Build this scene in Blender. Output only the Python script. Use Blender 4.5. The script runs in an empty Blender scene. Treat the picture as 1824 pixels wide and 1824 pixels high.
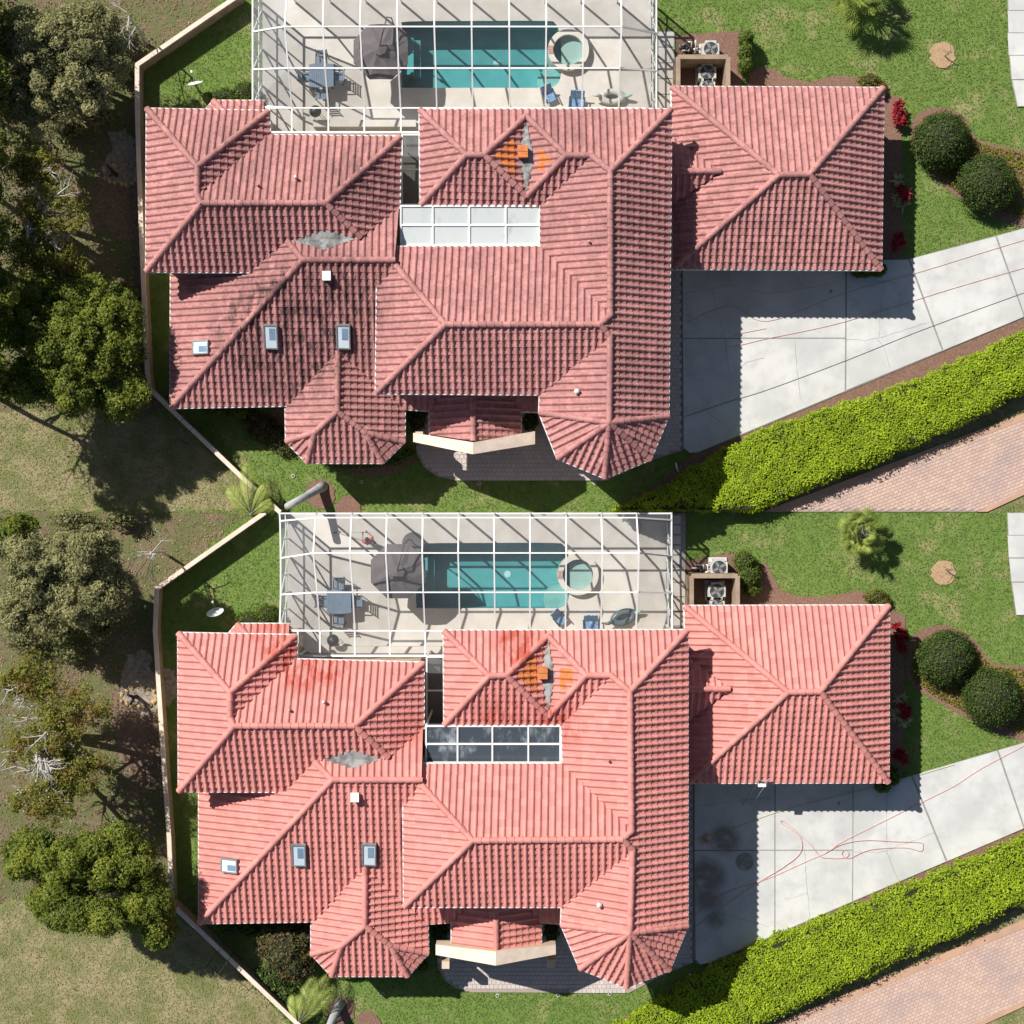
import bpy, bmesh, math, random
import numpy as np
from mathutils import Vector, Matrix, geometry

random.seed(7); RNG = np.random.default_rng(11)
R = math.radians
SC = bpy.context.scene
COL = SC.collection

# ------------------------------------------------------------------ camera
CH, PS = 70.0, 38.4           # camera height (m), photo pixels per metre on the ground
cam_d = bpy.data.cameras.new('camera'); cam = bpy.data.objects.new('camera', cam_d)
COL.objects.link(cam); cam.location = (0, 0, CH); cam.rotation_euler = (0, 0, 0)
cam_d.sensor_fit = 'HORIZONTAL'; cam_d.angle = 2*math.atan(912/PS/CH)
cam_d.clip_start = 1; cam_d.clip_end = 800
SC.camera = cam
# ------------------------------------------------------------------ sky and sun
SUN_EL, SHADOW_AZ = R(45), R(-40)      # shadows fall towards +x, -y
world = bpy.data.worlds.new('World'); SC.world = world; world.use_nodes = True
wn = world.node_tree; bg = wn.nodes['Background']
sky = wn.nodes.new('ShaderNodeTexSky'); sky.sky_type = 'NISHITA'; sky.sun_disc = False
sky.sun_elevation = SUN_EL; sky.sun_rotation = R(-50)
wn.links.new(sky.outputs[0], bg.inputs[0]); bg.inputs[1].default_value = 0.05
sd = bpy.data.lights.new('sun', 'SUN'); sun = bpy.data.objects.new('sun', sd); COL.objects.link(sun)
sd.energy = 5.0; sd.angle = R(0.5); sd.color = (1.0, 0.955, 0.88)
ldir = Vector((math.cos(SHADOW_AZ)*math.cos(SUN_EL), math.sin(SHADOW_AZ)*math.cos(SUN_EL), -math.sin(SUN_EL)))
sun.rotation_euler = ldir.to_track_quat('-Z', 'Y').to_euler(); sun.location = (-40, 40, 60)
SC.view_settings.view_transform = 'Standard'; SC.view_settings.look = 'None'
SC.view_settings.exposure = 0.36; SC.view_settings.gamma = 1.0
SC.view_settings.use_curve_mapping = False

# ------------------------------------------------------------------ helpers
def P(x, y, z=0.0):
    k = (CH - z)/CH/PS
    return Vector(((x - 912)*k, (912 - y)*k, z))
def PX(v):                                  # world -> photo pixel
    k = CH/(CH - v[2])*PS
    return (912 + v[0]*k, 912 - v[1]*k)
WORLDM = {}
def link(o, parent=None):
    COL.objects.link(o)
    if parent is not None:
        o.parent = parent
        o.matrix_parent_inverse = WORLDM.get(parent.name, Matrix()).inverted()
    return o
def tag(o, label, cat, group=None, kind=None):
    if label: o['label'] = label
    if cat: o['category'] = cat
    if group: o['group'] = group
    if kind: o['kind'] = kind
    return o
def thing(name, label, cat, loc=(0, 0, 0), group=None):
    o = bpy.data.objects.new(name, None); COL.objects.link(o); o.location = loc
    o.empty_display_size = 0.2
    WORLDM[o.name] = Matrix.Translation(Vector(loc))
    return tag(o, label, cat, group)

class MB:
    def __init__(s): s.v = []; s.f = []; s.m = []
    def add(s, vs, fs, mi=0):
        b = len(s.v); s.v += [tuple(v) for v in vs]
        s.f += [tuple(b+i for i in f) for f in fs]; s.m += [mi]*len(fs); return s
    def box(s, c, d, rz=0.0, mi=0, mat=None):
        x, y, z = d[0]/2, d[1]/2, d[2]/2
        vs = [Vector((a*x, b*y, e*z)) for a in (-1, 1) for b in (-1, 1) for e in (-1, 1)]
        m = (mat if mat is not None else Matrix.Rotation(rz, 3, 'Z'))
        vs = [m @ v + Vector(c) for v in vs]
        return s.add(vs, [(0, 1, 3, 2), (4, 6, 7, 5), (0, 4, 5, 1), (2, 3, 7, 6), (0, 2, 6, 4), (1, 5, 7, 3)], mi)
    def beam(s, a, b, w, h=None, mi=0):
        a, b = Vector(a), Vector(b); d = b - a; L = d.length
        if L < 1e-5: return s
        x = d/L; up = Vector((0, 0, 1)) if abs(x.z) < 0.95 else Vector((0, 1, 0))
        y = up.cross(x).normalized(); z = x.cross(y)
        m = Matrix((x, y, z)).transposed()
        return s.box((a+b)/2, (L, w, h or w), mi=mi, mat=m)
    def tube(s, pts, rad, seg=6, mi=0, cap=True):
        pts = [Vector(p) for p in pts]; n = len(pts)
        rs = rad if isinstance(rad, (list, tuple)) else [rad]*n
        vs = []
        prev = None
        for i, p in enumerate(pts):
            t = (pts[min(i+1, n-1)] - pts[max(i-1, 0)])
            t = t.normalized() if t.length > 1e-6 else Vector((0, 0, 1))
            if prev is None:
                a = Vector((0, 0, 1)) if abs(t.z) < 0.9 else Vector((1, 0, 0))
                u = t.cross(a).normalized()
            else:
                u = (prev - t*prev.dot(t)); u = u.normalized() if u.length > 1e-6 else t.orthogonal().normalized()
            prev = u; w = t.cross(u)
            for k in range(seg):
                an = 2*math.pi*k/seg
                vs.append(p + (u*math.cos(an) + w*math.sin(an))*rs[i])
        fs = []
        for i in range(n-1):
            for k in range(seg):
                k2 = (k+1) % seg
                fs.append((i*seg+k, i*seg+k2, (i+1)*seg+k2, (i+1)*seg+k))
        if cap:
            fs.append(tuple(range(seg))[::-1]); fs.append(tuple((n-1)*seg+k for k in range(seg)))
        return s.add(vs, fs, mi)
    def lathe(s, c, prof, seg=24, mi=0, sx=1.0, sy=1.0):
        c = Vector(c); vs = []; fs = []
        for r, z in prof:
            for k in range(seg):
                a = 2*math.pi*k/seg
                vs.append(c + Vector((r*sx*math.cos(a), r*sy*math.sin(a), z)))
        for i in range(len(prof)-1):
            for k in range(seg):
                k2 = (k+1) % seg
                fs.append((i*seg+k, i*seg+k2, (i+1)*seg+k2, (i+1)*seg+k))
        fs.append(tuple((len(prof)-1)*seg+k for k in range(seg)))
        return s.add(vs, fs, mi)
    def prism(s, poly, z0, z1, mi=0):           # poly: list of 2-D points, counter-clockwise or not
        a = sum(poly[i][0]*poly[(i+1) % len(poly)][1]-poly[(i+1) % len(poly)][0]*poly[i][1] for i in range(len(poly)))
        if a < 0: poly = poly[::-1]
        n = len(poly); vs = [(p[0], p[1], z0) for p in poly] + [(p[0], p[1], z1) for p in poly]
        tri = geometry.tessellate_polygon([[Vector((p[0], p[1], 0)) for p in poly]])
        fs = []
        for t in tri:
            A, B, C = (Vector(poly[i][:2]) for i in t)
            t = t if (B-A).cross(C-A) > 0 else t[::-1]
            fs.append(tuple(n+i for i in t)); fs.append(tuple(t[::-1]))
        for i in range(n):
            j = (i+1) % n; fs.append((i, j, n+j, n+i))
        return s.add(vs, fs, mi)
    def build(s, name, mats, parent=None, smooth=False):
        me = bpy.data.meshes.new(name); me.from_pydata(s.v, [], s.f)
        mats = mats if isinstance(mats, (list, tuple)) else [mats]
        for m in mats: me.materials.append(m)
        if len(mats) > 1: me.polygons.foreach_set('material_index', s.m)
        if smooth: me.polygons.foreach_set('use_smooth', [True]*len(me.polygons))
        me.update()
        return link(bpy.data.objects.new(name, me), parent)

def np_mesh(name, verts, nper, mat, parent=None, tint=None, smooth=False):
    """verts (N*nper,3): N separate polygons of nper corners"""
    n = len(verts)//nper
    me = bpy.data.meshes.new(name)
    me.vertices.add(len(verts)); me.vertices.foreach_set('co', np.ascontiguousarray(verts, dtype=np.float32).ravel())
    me.loops.add(n*nper); me.loops.foreach_set('vertex_index', np.arange(n*nper, dtype=np.int32))
    me.polygons.add(n)
    me.polygons.foreach_set('loop_start', np.arange(0, n*nper, nper, dtype=np.int32))
    me.polygons.foreach_set('loop_total', np.full(n, nper, dtype=np.int32))
    me.update(calc_edges=True)
    if tint is not None:
        at = me.attributes.new('tint', 'FLOAT', 'FACE'); at.data.foreach_set('value', tint.astype(np.float32))
    me.materials.append(mat)
    return link(bpy.data.objects.new(name, me), parent)

def px_poly(pts, z=0.0):
    return [tuple(P(x, y, z)[:2]) for x, y in pts]
def smooth_poly(pts, n=6):                    # closed Catmull-Rom
    out = []; N = len(pts)
    for i in range(N):
        p0, p1, p2, p3 = (Vector(pts[(i+k) % N]) for k in (-1, 0, 1, 2))
        for k in range(n):
            t = k/n
            out.append(tuple(0.5*((2*p1)+(-p0+p2)*t+(2*p0-5*p1+4*p2-p3)*t*t+(-p0+3*p1-3*p2+p3)*t**3)))
    return out
def rough_poly(pts, step=0.35, amp=0.12):     # world points -> jagged outline
    out = []; N = len(pts)
    for i in range(N):
        a, b = Vector(pts[i]), Vector(pts[(i+1) % N]); L = (b-a).length; n = max(1, int(L/step))
        nn = Vector((-(b-a).y, (b-a).x)); nn = nn/(L or 1)
        for k in range(n):
            p = a.lerp(b, k/n)
            out.append(tuple(p + nn*(random.uniform(-amp, amp) if k else 0)))
    return out
def inside(pts, poly):
    x, y = pts[:, 0], pts[:, 1]; c = np.zeros(len(pts), bool); n = len(poly)
    for i in range(n):
        x1, y1 = poly[i][:2]; x2, y2 = poly[(i+1) % n][:2]
        if y1 == y2: continue
        c ^= ((y1 > y) != (y2 > y)) & (x < (x2-x1)*(y-y1)/(y2-y1)+x1)
    return c
def sheet(name, poly, z, mat, holes=(), parent=None):
    bm = bmesh.new(); es = []
    for loop in [poly]+list(holes):
        vs = [bm.verts.new((p[0], p[1], z)) for p in loop]
        for i in range(len(vs)): es.append(bm.edges.new((vs[i], vs[(i+1) % len(vs)])))
    bmesh.ops.triangle_fill(bm, use_beauty=True, use_dissolve=False, edges=es)
    for f in bm.faces:
        f.normal_update()
        if f.normal.z < 0: f.normal_flip()
    me = bpy.data.meshes.new(name); bm.to_mesh(me); bm.free(); me.materials.append(mat)
    return link(bpy.data.objects.new(name, me), parent)

# ------------------------------------------------------------------ materials
class NT:
    def __init__(s, name):
        s.m = bpy.data.materials.new(name); s.m.use_nodes = True; s.t = s.m.node_tree
        s.b = s.t.nodes['Principled BSDF']; s.out = s.t.nodes['Material Output']
        s.pos = None
    def n(s, typ, **kw):
        nd = s.t.nodes.new(typ)
        for k, v in kw.items(): setattr(nd, k, v)
        return nd
    def l(s, a, b): s.t.links.new(a, b)
    def position(s):
        if s.pos is None: s.pos = s.n('ShaderNodeNewGeometry').outputs['Position']
        return s.pos
    def noise(s, scale, detail=5, rough=0.6, lo=0.35, hi=0.65, stretch=None):
        nz = s.n('ShaderNodeTexNoise'); nz.inputs['Scale'].default_value = scale
        nz.inputs['Detail'].default_value = detail; nz.inputs['Roughness'].default_value = rough
        src = s.position()
        if stretch:
            mp = s.n('ShaderNodeMapping'); mp.inputs['Scale'].default_value = stretch
            s.l(src, mp.inputs[0]); src = mp.outputs[0]
        s.l(src, nz.inputs['Vector'])
        mr = s.n('ShaderNodeMapRange', interpolation_type='SMOOTHSTEP')
        mr.inputs[1].default_value = lo; mr.inputs[2].default_value = hi
        s.l(nz.outputs[0], mr.inputs[0]); return mr.outputs[0]
    def mix(s, f, a, b, mode='MIX'):
        mx = s.n('ShaderNodeMix', data_type='RGBA', blend_type=mode)
        for sock, v in ((mx.inputs[0], f), (mx.inputs[6], a), (mx.inputs[7], b)):
            if isinstance(v, (int, float)): sock.default_value = v
            elif isinstance(v, tuple): sock.default_value = (*v[:3], 1)
            else: s.l(v, sock)
        return mx.outputs[2]
    def math(s, op, a, b):
        nd = s.n('ShaderNodeMath', operation=op)
        for sock, v in ((nd.inputs[0], a), (nd.inputs[1], b)):
            if isinstance(v, (int, float)): sock.default_value = v
            else: s.l(v, sock)
        return nd.outputs[0]
    def attr(s, name='tint'):
        a = s.n('ShaderNodeAttribute'); a.attribute_name = name; return a.outputs['Fac']
    def blob(s, c, r0, r1):                    # 1 inside r0, 0 outside r1, round c in plan
        vm = s.n('ShaderNodeVectorMath', operation='DISTANCE'); mp = s.n('ShaderNodeMapping')
        mp.inputs['Scale'].default_value = (1, 1, 0); s.l(s.position(), mp.inputs[0]); s.l(mp.outputs[0], vm.inputs[0])
        vm.inputs[1].default_value = (c[0], c[1], 0)
        mr = s.n('ShaderNodeMapRange', interpolation_type='SMOOTHSTEP')
        mr.inputs[1].default_value = r0; mr.inputs[2].default_value = r1
        mr.inputs[3].default_value = 1; mr.inputs[4].default_value = 0
        s.l(vm.outputs['Value'], mr.inputs[0]); return mr.outputs[0]
    def bump(s, scale, strength, dist=0.02, detail=6):
        nz = s.n('ShaderNodeTexNoise'); nz.inputs['Scale'].default_value = scale; nz.inputs['Detail'].default_value = detail
        s.l(s.position(), nz.inputs['Vector'])
        bp = s.n('ShaderNodeBump'); bp.inputs['Strength'].default_value = strength; bp.inputs['Distance'].default_value = dist
        s.l(nz.outputs[0], bp.inputs['Height']); s.l(bp.outputs[0], s.b.inputs['Normal'])
    def done(s, col=None, rough=0.8, spec=0.3, metal=0.0):
        if col is not None:
            if isinstance(col, tuple): s.b.inputs['Base Color'].default_value = (*col, 1)
            else: s.l(col, s.b.inputs['Base Color'])
        s.b.inputs['Roughness'].default_value = rough; s.b.inputs['Specular IOR Level'].default_value = spec
        s.b.inputs['Metallic'].default_value = metal
        return s.m
def plain(name, c1, c2=None, scale=3.0, rough=0.8, bump=0.0, bscale=30, spec=0.3, metal=0.0):
    t = NT(name)
    c2 = c2 or tuple(x*0.8 for x in c1)
    f = t.noise(scale)
    if bump: t.bump(bscale, bump)
    return t.done(t.mix(f, c1, c2), rough, spec, metal)
def leaf_mat(name, dark, light, third=None, trans=0.25, brown=None):
    t = NT(name); a = t.attr()
    c = t.mix(a, dark, light)
    if third: c = t.mix(t.math('MULTIPLY', t.noise(1.1, 3, 0.6, 0.45, 0.7), 0.8), c, third)
    if brown: c = t.mix(t.math('MULTIPLY', t.noise(.8, 6, .75, .60, .72), .75), c, brown)
    t.done(c, 0.55, 0.25)
    tr = t.n('ShaderNodeBsdfTranslucent'); t.l(c, tr.inputs[0])
    mx = t.n('ShaderNodeMixShader'); mx.inputs[0].default_value = trans
    t.l(t.b.outputs[0], mx.inputs[1]); t.l(tr.outputs[0], mx.inputs[2]); t.l(mx.outputs[0], t.out.inputs[0])
    return t.m

def roof_mat(name, base, dark, stains, stain_col, general):
    t = NT(name); a = t.attr()
    c = t.mix(a, tuple(x*(0.80 if general > .3 else .88) for x in base), tuple(min(1, x*1.12) for x in base))
    c = t.mix(t.math('MULTIPLY', t.noise(0.5, 4, 0.55, 0.38, 0.68), 0.35), c, tuple(x*y for x, y in zip(base, (0.78, 0.80, 0.84))))
    c = t.mix(t.math('MULTIPLY', t.noise(6, 6, 0.7, 0.45, 0.75), general), c, dark)
    if stains:
        tot = None
        for (cc, r0, r1, amt) in stains:
            b = t.math('MULTIPLY', t.blob(cc, r0, r1), amt)
            tot = b if tot is None else t.math('MAXIMUM', tot, b)
        # noise eats into the edges of each stain
        nz = t.noise(2.2, 6, 0.7, 0.36, 0.62, (1.7, .55, .55))
        pt = t.math('ADD', t.math('MULTIPLY', a, .8), .5)
        c = t.mix(t.math('MINIMUM', t.math('MULTIPLY', t.math('MULTIPLY', tot, nz), pt), .95), c, stain_col)
    t.bump(45, 0.25, 0.01)
    return t.done(c, 0.75, 0.3)
def W2(x, y, z=4.5): return tuple(P(x, y, z)[:2])
M = {}
M['roof0'] = roof_mat('weathered_pink_tile', (0.480, 0.226, 0.212), (0.17, 0.065, 0.062),
    [(W2(505, 590, 4), 1.6, 4.2, 1), (W2(590, 560, 4), 1.2, 3.8, 1), (W2(420, 280, 5), 0.4, 2.6, 0.55),
     (W2(640, 330, 5), 0.5, 2.8, 0.7), (W2(1140, 420, 5), 0.3, 3.5, 0.5), (W2(1140, 660, 5), 0.3, 3.0, 0.45),
     (W2(1010, 240, 5), 0.3, 3.0, 0.4), (W2(980, 380, 5), .3, 2.2, .4), (W2(430, 420, 5), .4, 3, .5), (W2(690, 740, 3), .3, 1.6, .4), (W2(600, 690, 3), .3, 2.2, .45)],
    (0.085, 0.045, 0.045), 0.7)
M['roof1'] = roof_mat('clean_coral_tile', (0.615, 0.252, 0.222), (0.42, 0.13, 0.11),
    [(W2(540, 1185), .6, 1.5, 1), (W2(590, 1190), .3, 1.5, .9), (W2(500, 1150), .2, 1.3, .9), (W2(925, 1145), .5, 1.5, 1),
     (W2(900, 1285), .6, 1.9, .8), (W2(985, 1280), .4, 1.4, .9), (W2(735, 1300), .2, 1.4, .7), (W2(1010, 1300), .1, 1.2, .7), (W2(470, 1115), .3, 1.1, .8)],
    (0.40, 0.075, 0.05), 0.12)
M['orange'] = plain('orange_clay_tile', (0.62, 0.22, 0.07), (0.50, 0.16, 0.06), 4, 0.8)
M['deck0'] = plain('roof_underlay', (0.12, 0.05, 0.045))
M['cement'] = (lambda t: (t.bump(20, 0.4), t.done(t.mix(t.noise(1.6, 6, .65, .4, .62), (0.34, 0.34, 0.33), (0.12, 0.12, 0.12)), .9))[-1])(NT('grey_mortar_saddle'))
M['stucco'] = plain('cream_stucco', (0.62, 0.50, 0.38), (0.55, 0.43, 0.32), 1.5, 0.9, 0.3, 60)
M['coping'] = plain('cream_coping', (0.76, 0.63, 0.53), (0.66, 0.54, 0.44), 2.5, 0.85, 0.2, 40)
M['wallside'] = plain('tan_wall_render_with_shade', (0.36, 0.27, 0.20), (0.28, 0.21, 0.155), 2, 0.9)  # tan render, darkened to hold the shade on the boundary wall's side
M['white'] = plain('white_aluminium', (0.80, 0.80, 0.80), (0.74, 0.74, 0.74), 2, 0.45)
M['whitepipe'] = plain('white_pipe', (0.75, 0.75, 0.73), None, 5, 0.4)
M['grey_metal'] = plain('grey_metal', (0.30, 0.31, 0.32), (0.22, 0.23, 0.24), 6, 0.5, metal=0.3)
M['dark_metal'] = plain('dark_metal', (0.05, 0.05, 0.055), (0.03, 0.03, 0.03), 6, 0.5)
M['alu'] = plain('aluminium', (0.55, 0.56, 0.57), (0.45, 0.46, 0.47), 6, 0.35, metal=0.6)
M['acwhite'] = plain('ac_casing', (0.52, 0.52, 0.48), (0.44, 0.44, 0.41), 4, 0.5)
M['concrete'] = (lambda t: (t.bump(40, 0.15), t.done(t.mix(t.math('MULTIPLY', t.noise(1.3, 8, .7, .45, .72), .55),
    t.mix(t.noise(.35, 5, .6, .35, .65), (0.60, 0.60, 0.585), (0.48, 0.485, 0.475)), (0.40, 0.40, 0.39)), .85))[-1])(NT('pale_concrete'))
def wet_concrete():
    t = NT('damp_stained_concrete')
    c = t.mix(t.math('MULTIPLY', t.noise(1.3, 8, .7, .45, .72), .55), t.mix(t.noise(.35, 5, .6, .35, .65), (0.60, 0.60, 0.585), (0.48, 0.485, 0.475)), (0.40, 0.40, 0.39))
    tot = None
    for x, y, r0, r1 in ((1290, 1495, .35, .95), (1260, 1560, .5, 1.1), (1262, 1600, .3, .95), (1275, 1635, .2, .7), (1326, 1534, .36, .48)):
        b = t.blob(W2(x, y, 0), r0, r1); tot = b if tot is None else t.math('MAXIMUM', tot, b)
    c = t.mix(t.math('MULTIPLY', tot, t.noise(1.6, 5, .65, .25, .55)), c, (0.26, 0.235, 0.20))
    c = t.mix(t.math('MULTIPLY', t.blob(W2(1257, 1495, 0), .1, .5), t.noise(3, 5, .6, .3, .6)), c, (0.42, 0.18, 0.10))
    t.bump(40, 0.15); return t.done(c, .8)
M['concrete1'] = wet_concrete()
M['joint'] = plain('joint_dirt', (0.20, 0.19, 0.175))
M['paverbase'] = plain('paver_bedding', (0.38, 0.31, 0.275), (0.32, 0.26, 0.23), 9)
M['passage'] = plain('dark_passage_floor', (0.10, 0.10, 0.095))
M['pooldeck'] = plain('beige_pool_deck', (0.60, 0.575, 0.535), (0.53, 0.50, 0.455), 0.9, 0.85, 0.2, 60)
M['plaster'] = plain('teal_pool_plaster', (0.15, 0.40, 0.415), (0.12, 0.35, 0.37), 1.2, 0.7)
M['tileband'] = plain('pool_waterline_tile', (0.05, 0.20, 0.21), (0.04, 0.16, 0.17), 9, 0.3)
M['spaplaster'] = plain('pale_spa_plaster', (0.32, 0.50, 0.48), (0.26, 0.44, 0.43), 2, 0.7)
M['step'] = plain('pale_pool_step', (0.38, 0.55, 0.52), None, 2, 0.7)
M['brickred'] = plain('terracotta_spill_tile', (0.35, 0.16, 0.12), (0.5, 0.38, 0.32), 18, 0.7)
def water():
    t = NT('pool_water')
    tr = t.n('ShaderNodeBsdfTransparent'); tr.inputs[0].default_value = (0.72, 0.93, 0.94, 1)
    gl = t.n('ShaderNodeBsdfGlossy'); gl.inputs['Roughness'].default_value = 0.03
    fr = t.n('ShaderNodeFresnel'); fr.inputs[0].default_value = 1.33
    nz = t.n('ShaderNodeTexNoise'); nz.inputs['Scale'].default_value = 2.5; t.l(t.position(), nz.inputs['Vector'])
    bp = t.n('ShaderNodeBump'); bp.inputs['Strength'].default_value = .15; bp.inputs['Distance'].default_value = .05
    t.l(nz.outputs[0], bp.inputs['Height']); t.l(bp.outputs[0], gl.inputs['Normal'])
    mx = t.n('ShaderNodeMixShader'); t.l(fr.outputs[0], mx.inputs[0]); t.l(tr.outputs[0], mx.inputs[1]); t.l(gl.outputs[0], mx.inputs[2])
    t.l(mx.outputs[0], t.out.inputs[0]); return t.m
M['water'] = water()
def screen(name, amt, col):
    t = NT(name); t.done(t.mix(t.noise(1.2, 4, .6, .3, .7), col, tuple(c*.7 for c in col)), .7)
    tr = t.n('ShaderNodeBsdfTransparent'); mx = t.n('ShaderNodeMixShader'); mx.inputs[0].default_value = 1-amt
    t.l(t.b.outputs[0], mx.inputs[1]); t.l(tr.outputs[0], mx.inputs[2]); t.l(mx.outputs[0], t.out.inputs[0]); return t.m
M['screen0'] = screen('insect_screen', 0.07, (0.45, 0.46, 0.47))
M['screen1'] = screen('damp_insect_screen', 0.11, (0.42, 0.44, 0.47))
M['sidescreen'] = screen('side_insect_screen', 0.30, (0.25, 0.27, 0.30))
M['panel0'] = (lambda t: t.done(t.mix(t.math('MULTIPLY', t.noise(1.4, 7, .75, .52, .78, (1, .5, 1)), .7), (0.55, 0.59, 0.59), (0.20, 0.22, 0.22)), .35, .4))(NT('milky_panel_painted_sky'))  # sky reflection is painted into the pale base colour
M['panel1'] = (lambda t: t.done(t.mix(t.math('MULTIPLY', t.noise(1.1, 7, .7, .5, .72, (1, .5, 1)), .8), (0.06, 0.075, 0.092), (0.42, 0.46, 0.50)), .25, .5))(NT('dark_glassy_roof_panel'))  # dark blue-grey base with pale streaks
M['darkpanel'] = plain('dark_screen_panel', (0.05, 0.055, 0.06), (0.035, 0.04, 0.04), 2, 0.5)
M['glass'] = plain('pale_skylight_dome', (0.66, 0.72, 0.78), (0.58, 0.66, 0.74), 1.5, 0.12, spec=.6)
M['glassblue'] = plain('blue_skylight_glass', (0.16, 0.25, 0.36), (0.22, 0.32, 0.44), 1.5, 0.08, spec=.6)
M['umbrella'] = plain('taupe_canvas', (0.135, 0.12, 0.125), (0.115, 0.10, 0.105), 1.2, 0.9)
M['bluegrey'] = plain('blue_grey_metal_slats', (0.20, 0.27, 0.36), (0.17, 0.23, 0.31), 2, 0.45)
M['navy'] = plain('dark_blue_weave', (0.035, 0.05, 0.075), (0.02, 0.03, 0.05), 8, 0.7)
M['blue'] = (lambda t: t.done(t.mix(t.noise(22, 3, .6, .42, .58), (0.06, 0.16, 0.36), (0.24, 0.40, 0.62)), .6))(NT('blue_patterned_fabric'))
M['float'] = plain('pale_vinyl', (0.50, 0.50, 0.47), (0.40, 0.40, 0.39), 3, 0.35)
M['floatdark'] = plain('grey_vinyl', (0.10, 0.14, 0.17), (0.07, 0.10, 0.12), 3, 0.3)
M['mint'] = plain('mint_vinyl', (0.30, 0.55, 0.48), None, 4, 0.4)
M['grillblack'] = plain('black_grill', (0.03, 0.03, 0.03), None, 4, 0.4)
M['soilgreen'] = None
M['bark'] = plain('grey_bark', (0.22, 0.19, 0.16), (0.14, 0.12, 0.10), 8, 0.9)
M['palebark'] = plain('pale_bark', (0.55, 0.53, 0.49), (0.40, 0.38, 0.35), 6, 0.9)
M['palmbark'] = plain('smooth_grey_palm_trunk', (0.46, 0.47, 0.47), (0.34, 0.35, 0.36), 3, 0.85)
M['darkbark'] = plain('dark_bark', (0.05, 0.04, 0.035), (0.035, 0.03, 0.025), 8, 0.9)
M['stone'] = plain('buff_limestone', (0.50, 0.37, 0.20), (0.42, 0.29, 0.15), 6, 0.9)
M['mulch'] = (lambda t: (t.bump(40, 0.6, .03), t.done(t.mix(t.noise(16, 5, .7, .35, .65), (0.16, 0.085, 0.062), (0.26, 0.16, 0.12)), .95))[-1])(NT('brown_bark_mulch'))
M['palemulch'] = (lambda t: (t.bump(40, 0.6, .03), t.done(t.mix(t.noise(16, 5, .7, .35, .65), (0.48, 0.34, 0.21), (0.34, 0.21, 0.12)), .95))[-1])(NT('fresh_wood_chips'))
M['dirt'] = (lambda t: (t.bump(25, 0.5, .03), t.done(t.mix(t.noise(.9, 7, .7, .38, .58), t.mix(t.noise(6, 6, .7), (0.22, 0.155, 0.105), (0.15, 0.11, 0.07)), (0.12, 0.135, 0.05)), .95))[-1])(NT('leaf_strewn_soil'))
M['sand'] = plain('pale_sandy_soil', (0.36, 0.31, 0.26), (0.24, 0.19, 0.15), 5, .95, .4, 40)
M['lawn'] = (lambda t: (t.bump(30, 0.5, .03), t.done(t.mix(t.math('MULTIPLY', t.noise(.55, 7, .68, .50, .70), .8), t.mix(t.noise(2.5, 7, .7, .3, .7), (0.105, 0.185, 0.033), (0.155, 0.225, 0.050)), (0.33, 0.285, 0.14)), .95))[-1])(NT('lawn_grass'))
M['drylawn'] = (lambda t: (t.bump(30, 0.5, .03), t.done(t.mix(t.noise(.8, 7, .7, .40, .62), t.mix(t.noise(8, 6, .7, .35, .65), (0.34, 0.29, 0.17), (0.24, 0.20, 0.105)), (0.16, 0.175, 0.065)), .95))[-1])(NT('dry_winter_grass'))
def paver(name, a, b, c):
    t = NT(name); at = t.attr(); col = t.mix(at, a, b)
    col = t.mix(t.math('MULTIPLY', t.noise(.55, 6, .65, .48, .68), .6), col, c); t.bump(50, .2)
    return t.done(col, .85)
M['roadpaver'] = paver('pink_brick_paver', (0.50, 0.35, 0.295), (0.58, 0.42, 0.345), (0.38, 0.30, 0.285))
M['patiopaver'] = paver('pale_pink_paver', (0.50, 0.44, 0.41), (0.58, 0.51, 0.48), (0.44, 0.40, 0.38))
M['band'] = plain('pink_concrete_edging', (0.52, 0.32, 0.22), (0.44, 0.28, 0.20), 1, .85)
M['grass'] = leaf_mat('grass_blades', (0.085, 0.17, 0.026), (0.38, 0.34, 0.155), None, .3)
M['hedge'] = leaf_mat('lime_hedge_leaves', (0.20, 0.33, 0.012), (0.50, 0.61, 0.030), (0.24, 0.33, 0.020), .35, (0.22, 0.13, 0.04))
M['olive'] = leaf_mat('olive_grey_leaves', (0.075, 0.090, 0.032), (0.40, 0.38, 0.17), None, .25)
M['yellowgreen'] = leaf_mat('yellow_green_leaves', (0.09, 0.13, 0.02), (0.27, 0.25, 0.04), (0.25, 0.14, 0.04), .3)
M['evergreen'] = leaf_mat('evergreen_leaves', (0.032, 0.068, 0.009), (0.23, 0.26, 0.032), None, .2)
M['topiary'] = leaf_mat('dark_topiary_leaves', (0.022, 0.052, 0.010), (0.12, 0.17, 0.035), None, .2)
M['bush'] = leaf_mat('bright_bush_leaves', (0.06, 0.12, 0.014), (0.20, 0.26, 0.035), None, .3)
M['brownbush'] = leaf_mat('olive_brown_bush_leaves', (0.05, 0.06, 0.018), (0.19, 0.17, 0.06), (0.15, 0.085, 0.05), .25)
M['cover'] = leaf_mat('yellow_ground_cover', (0.10, 0.13, 0.012), (0.30, 0.29, 0.015), None, .3)
M['red'] = leaf_mat('red_leaves', (0.10, 0.006, 0.010), (0.42, 0.02, 0.03), None, .2)
M['cream'] = leaf_mat('cream_striped_leaves', (0.22, 0.26, 0.10), (0.60, 0.58, 0.34), None, .2)
M['palm'] = leaf_mat('palm_fronds', (0.07, 0.13, 0.015), (0.42, 0.48, 0.11), None, .25)
M['litter'] = leaf_mat('fallen_leaves', (0.12, 0.07, 0.04), (0.42, 0.31, 0.20), None, .05)
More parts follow.
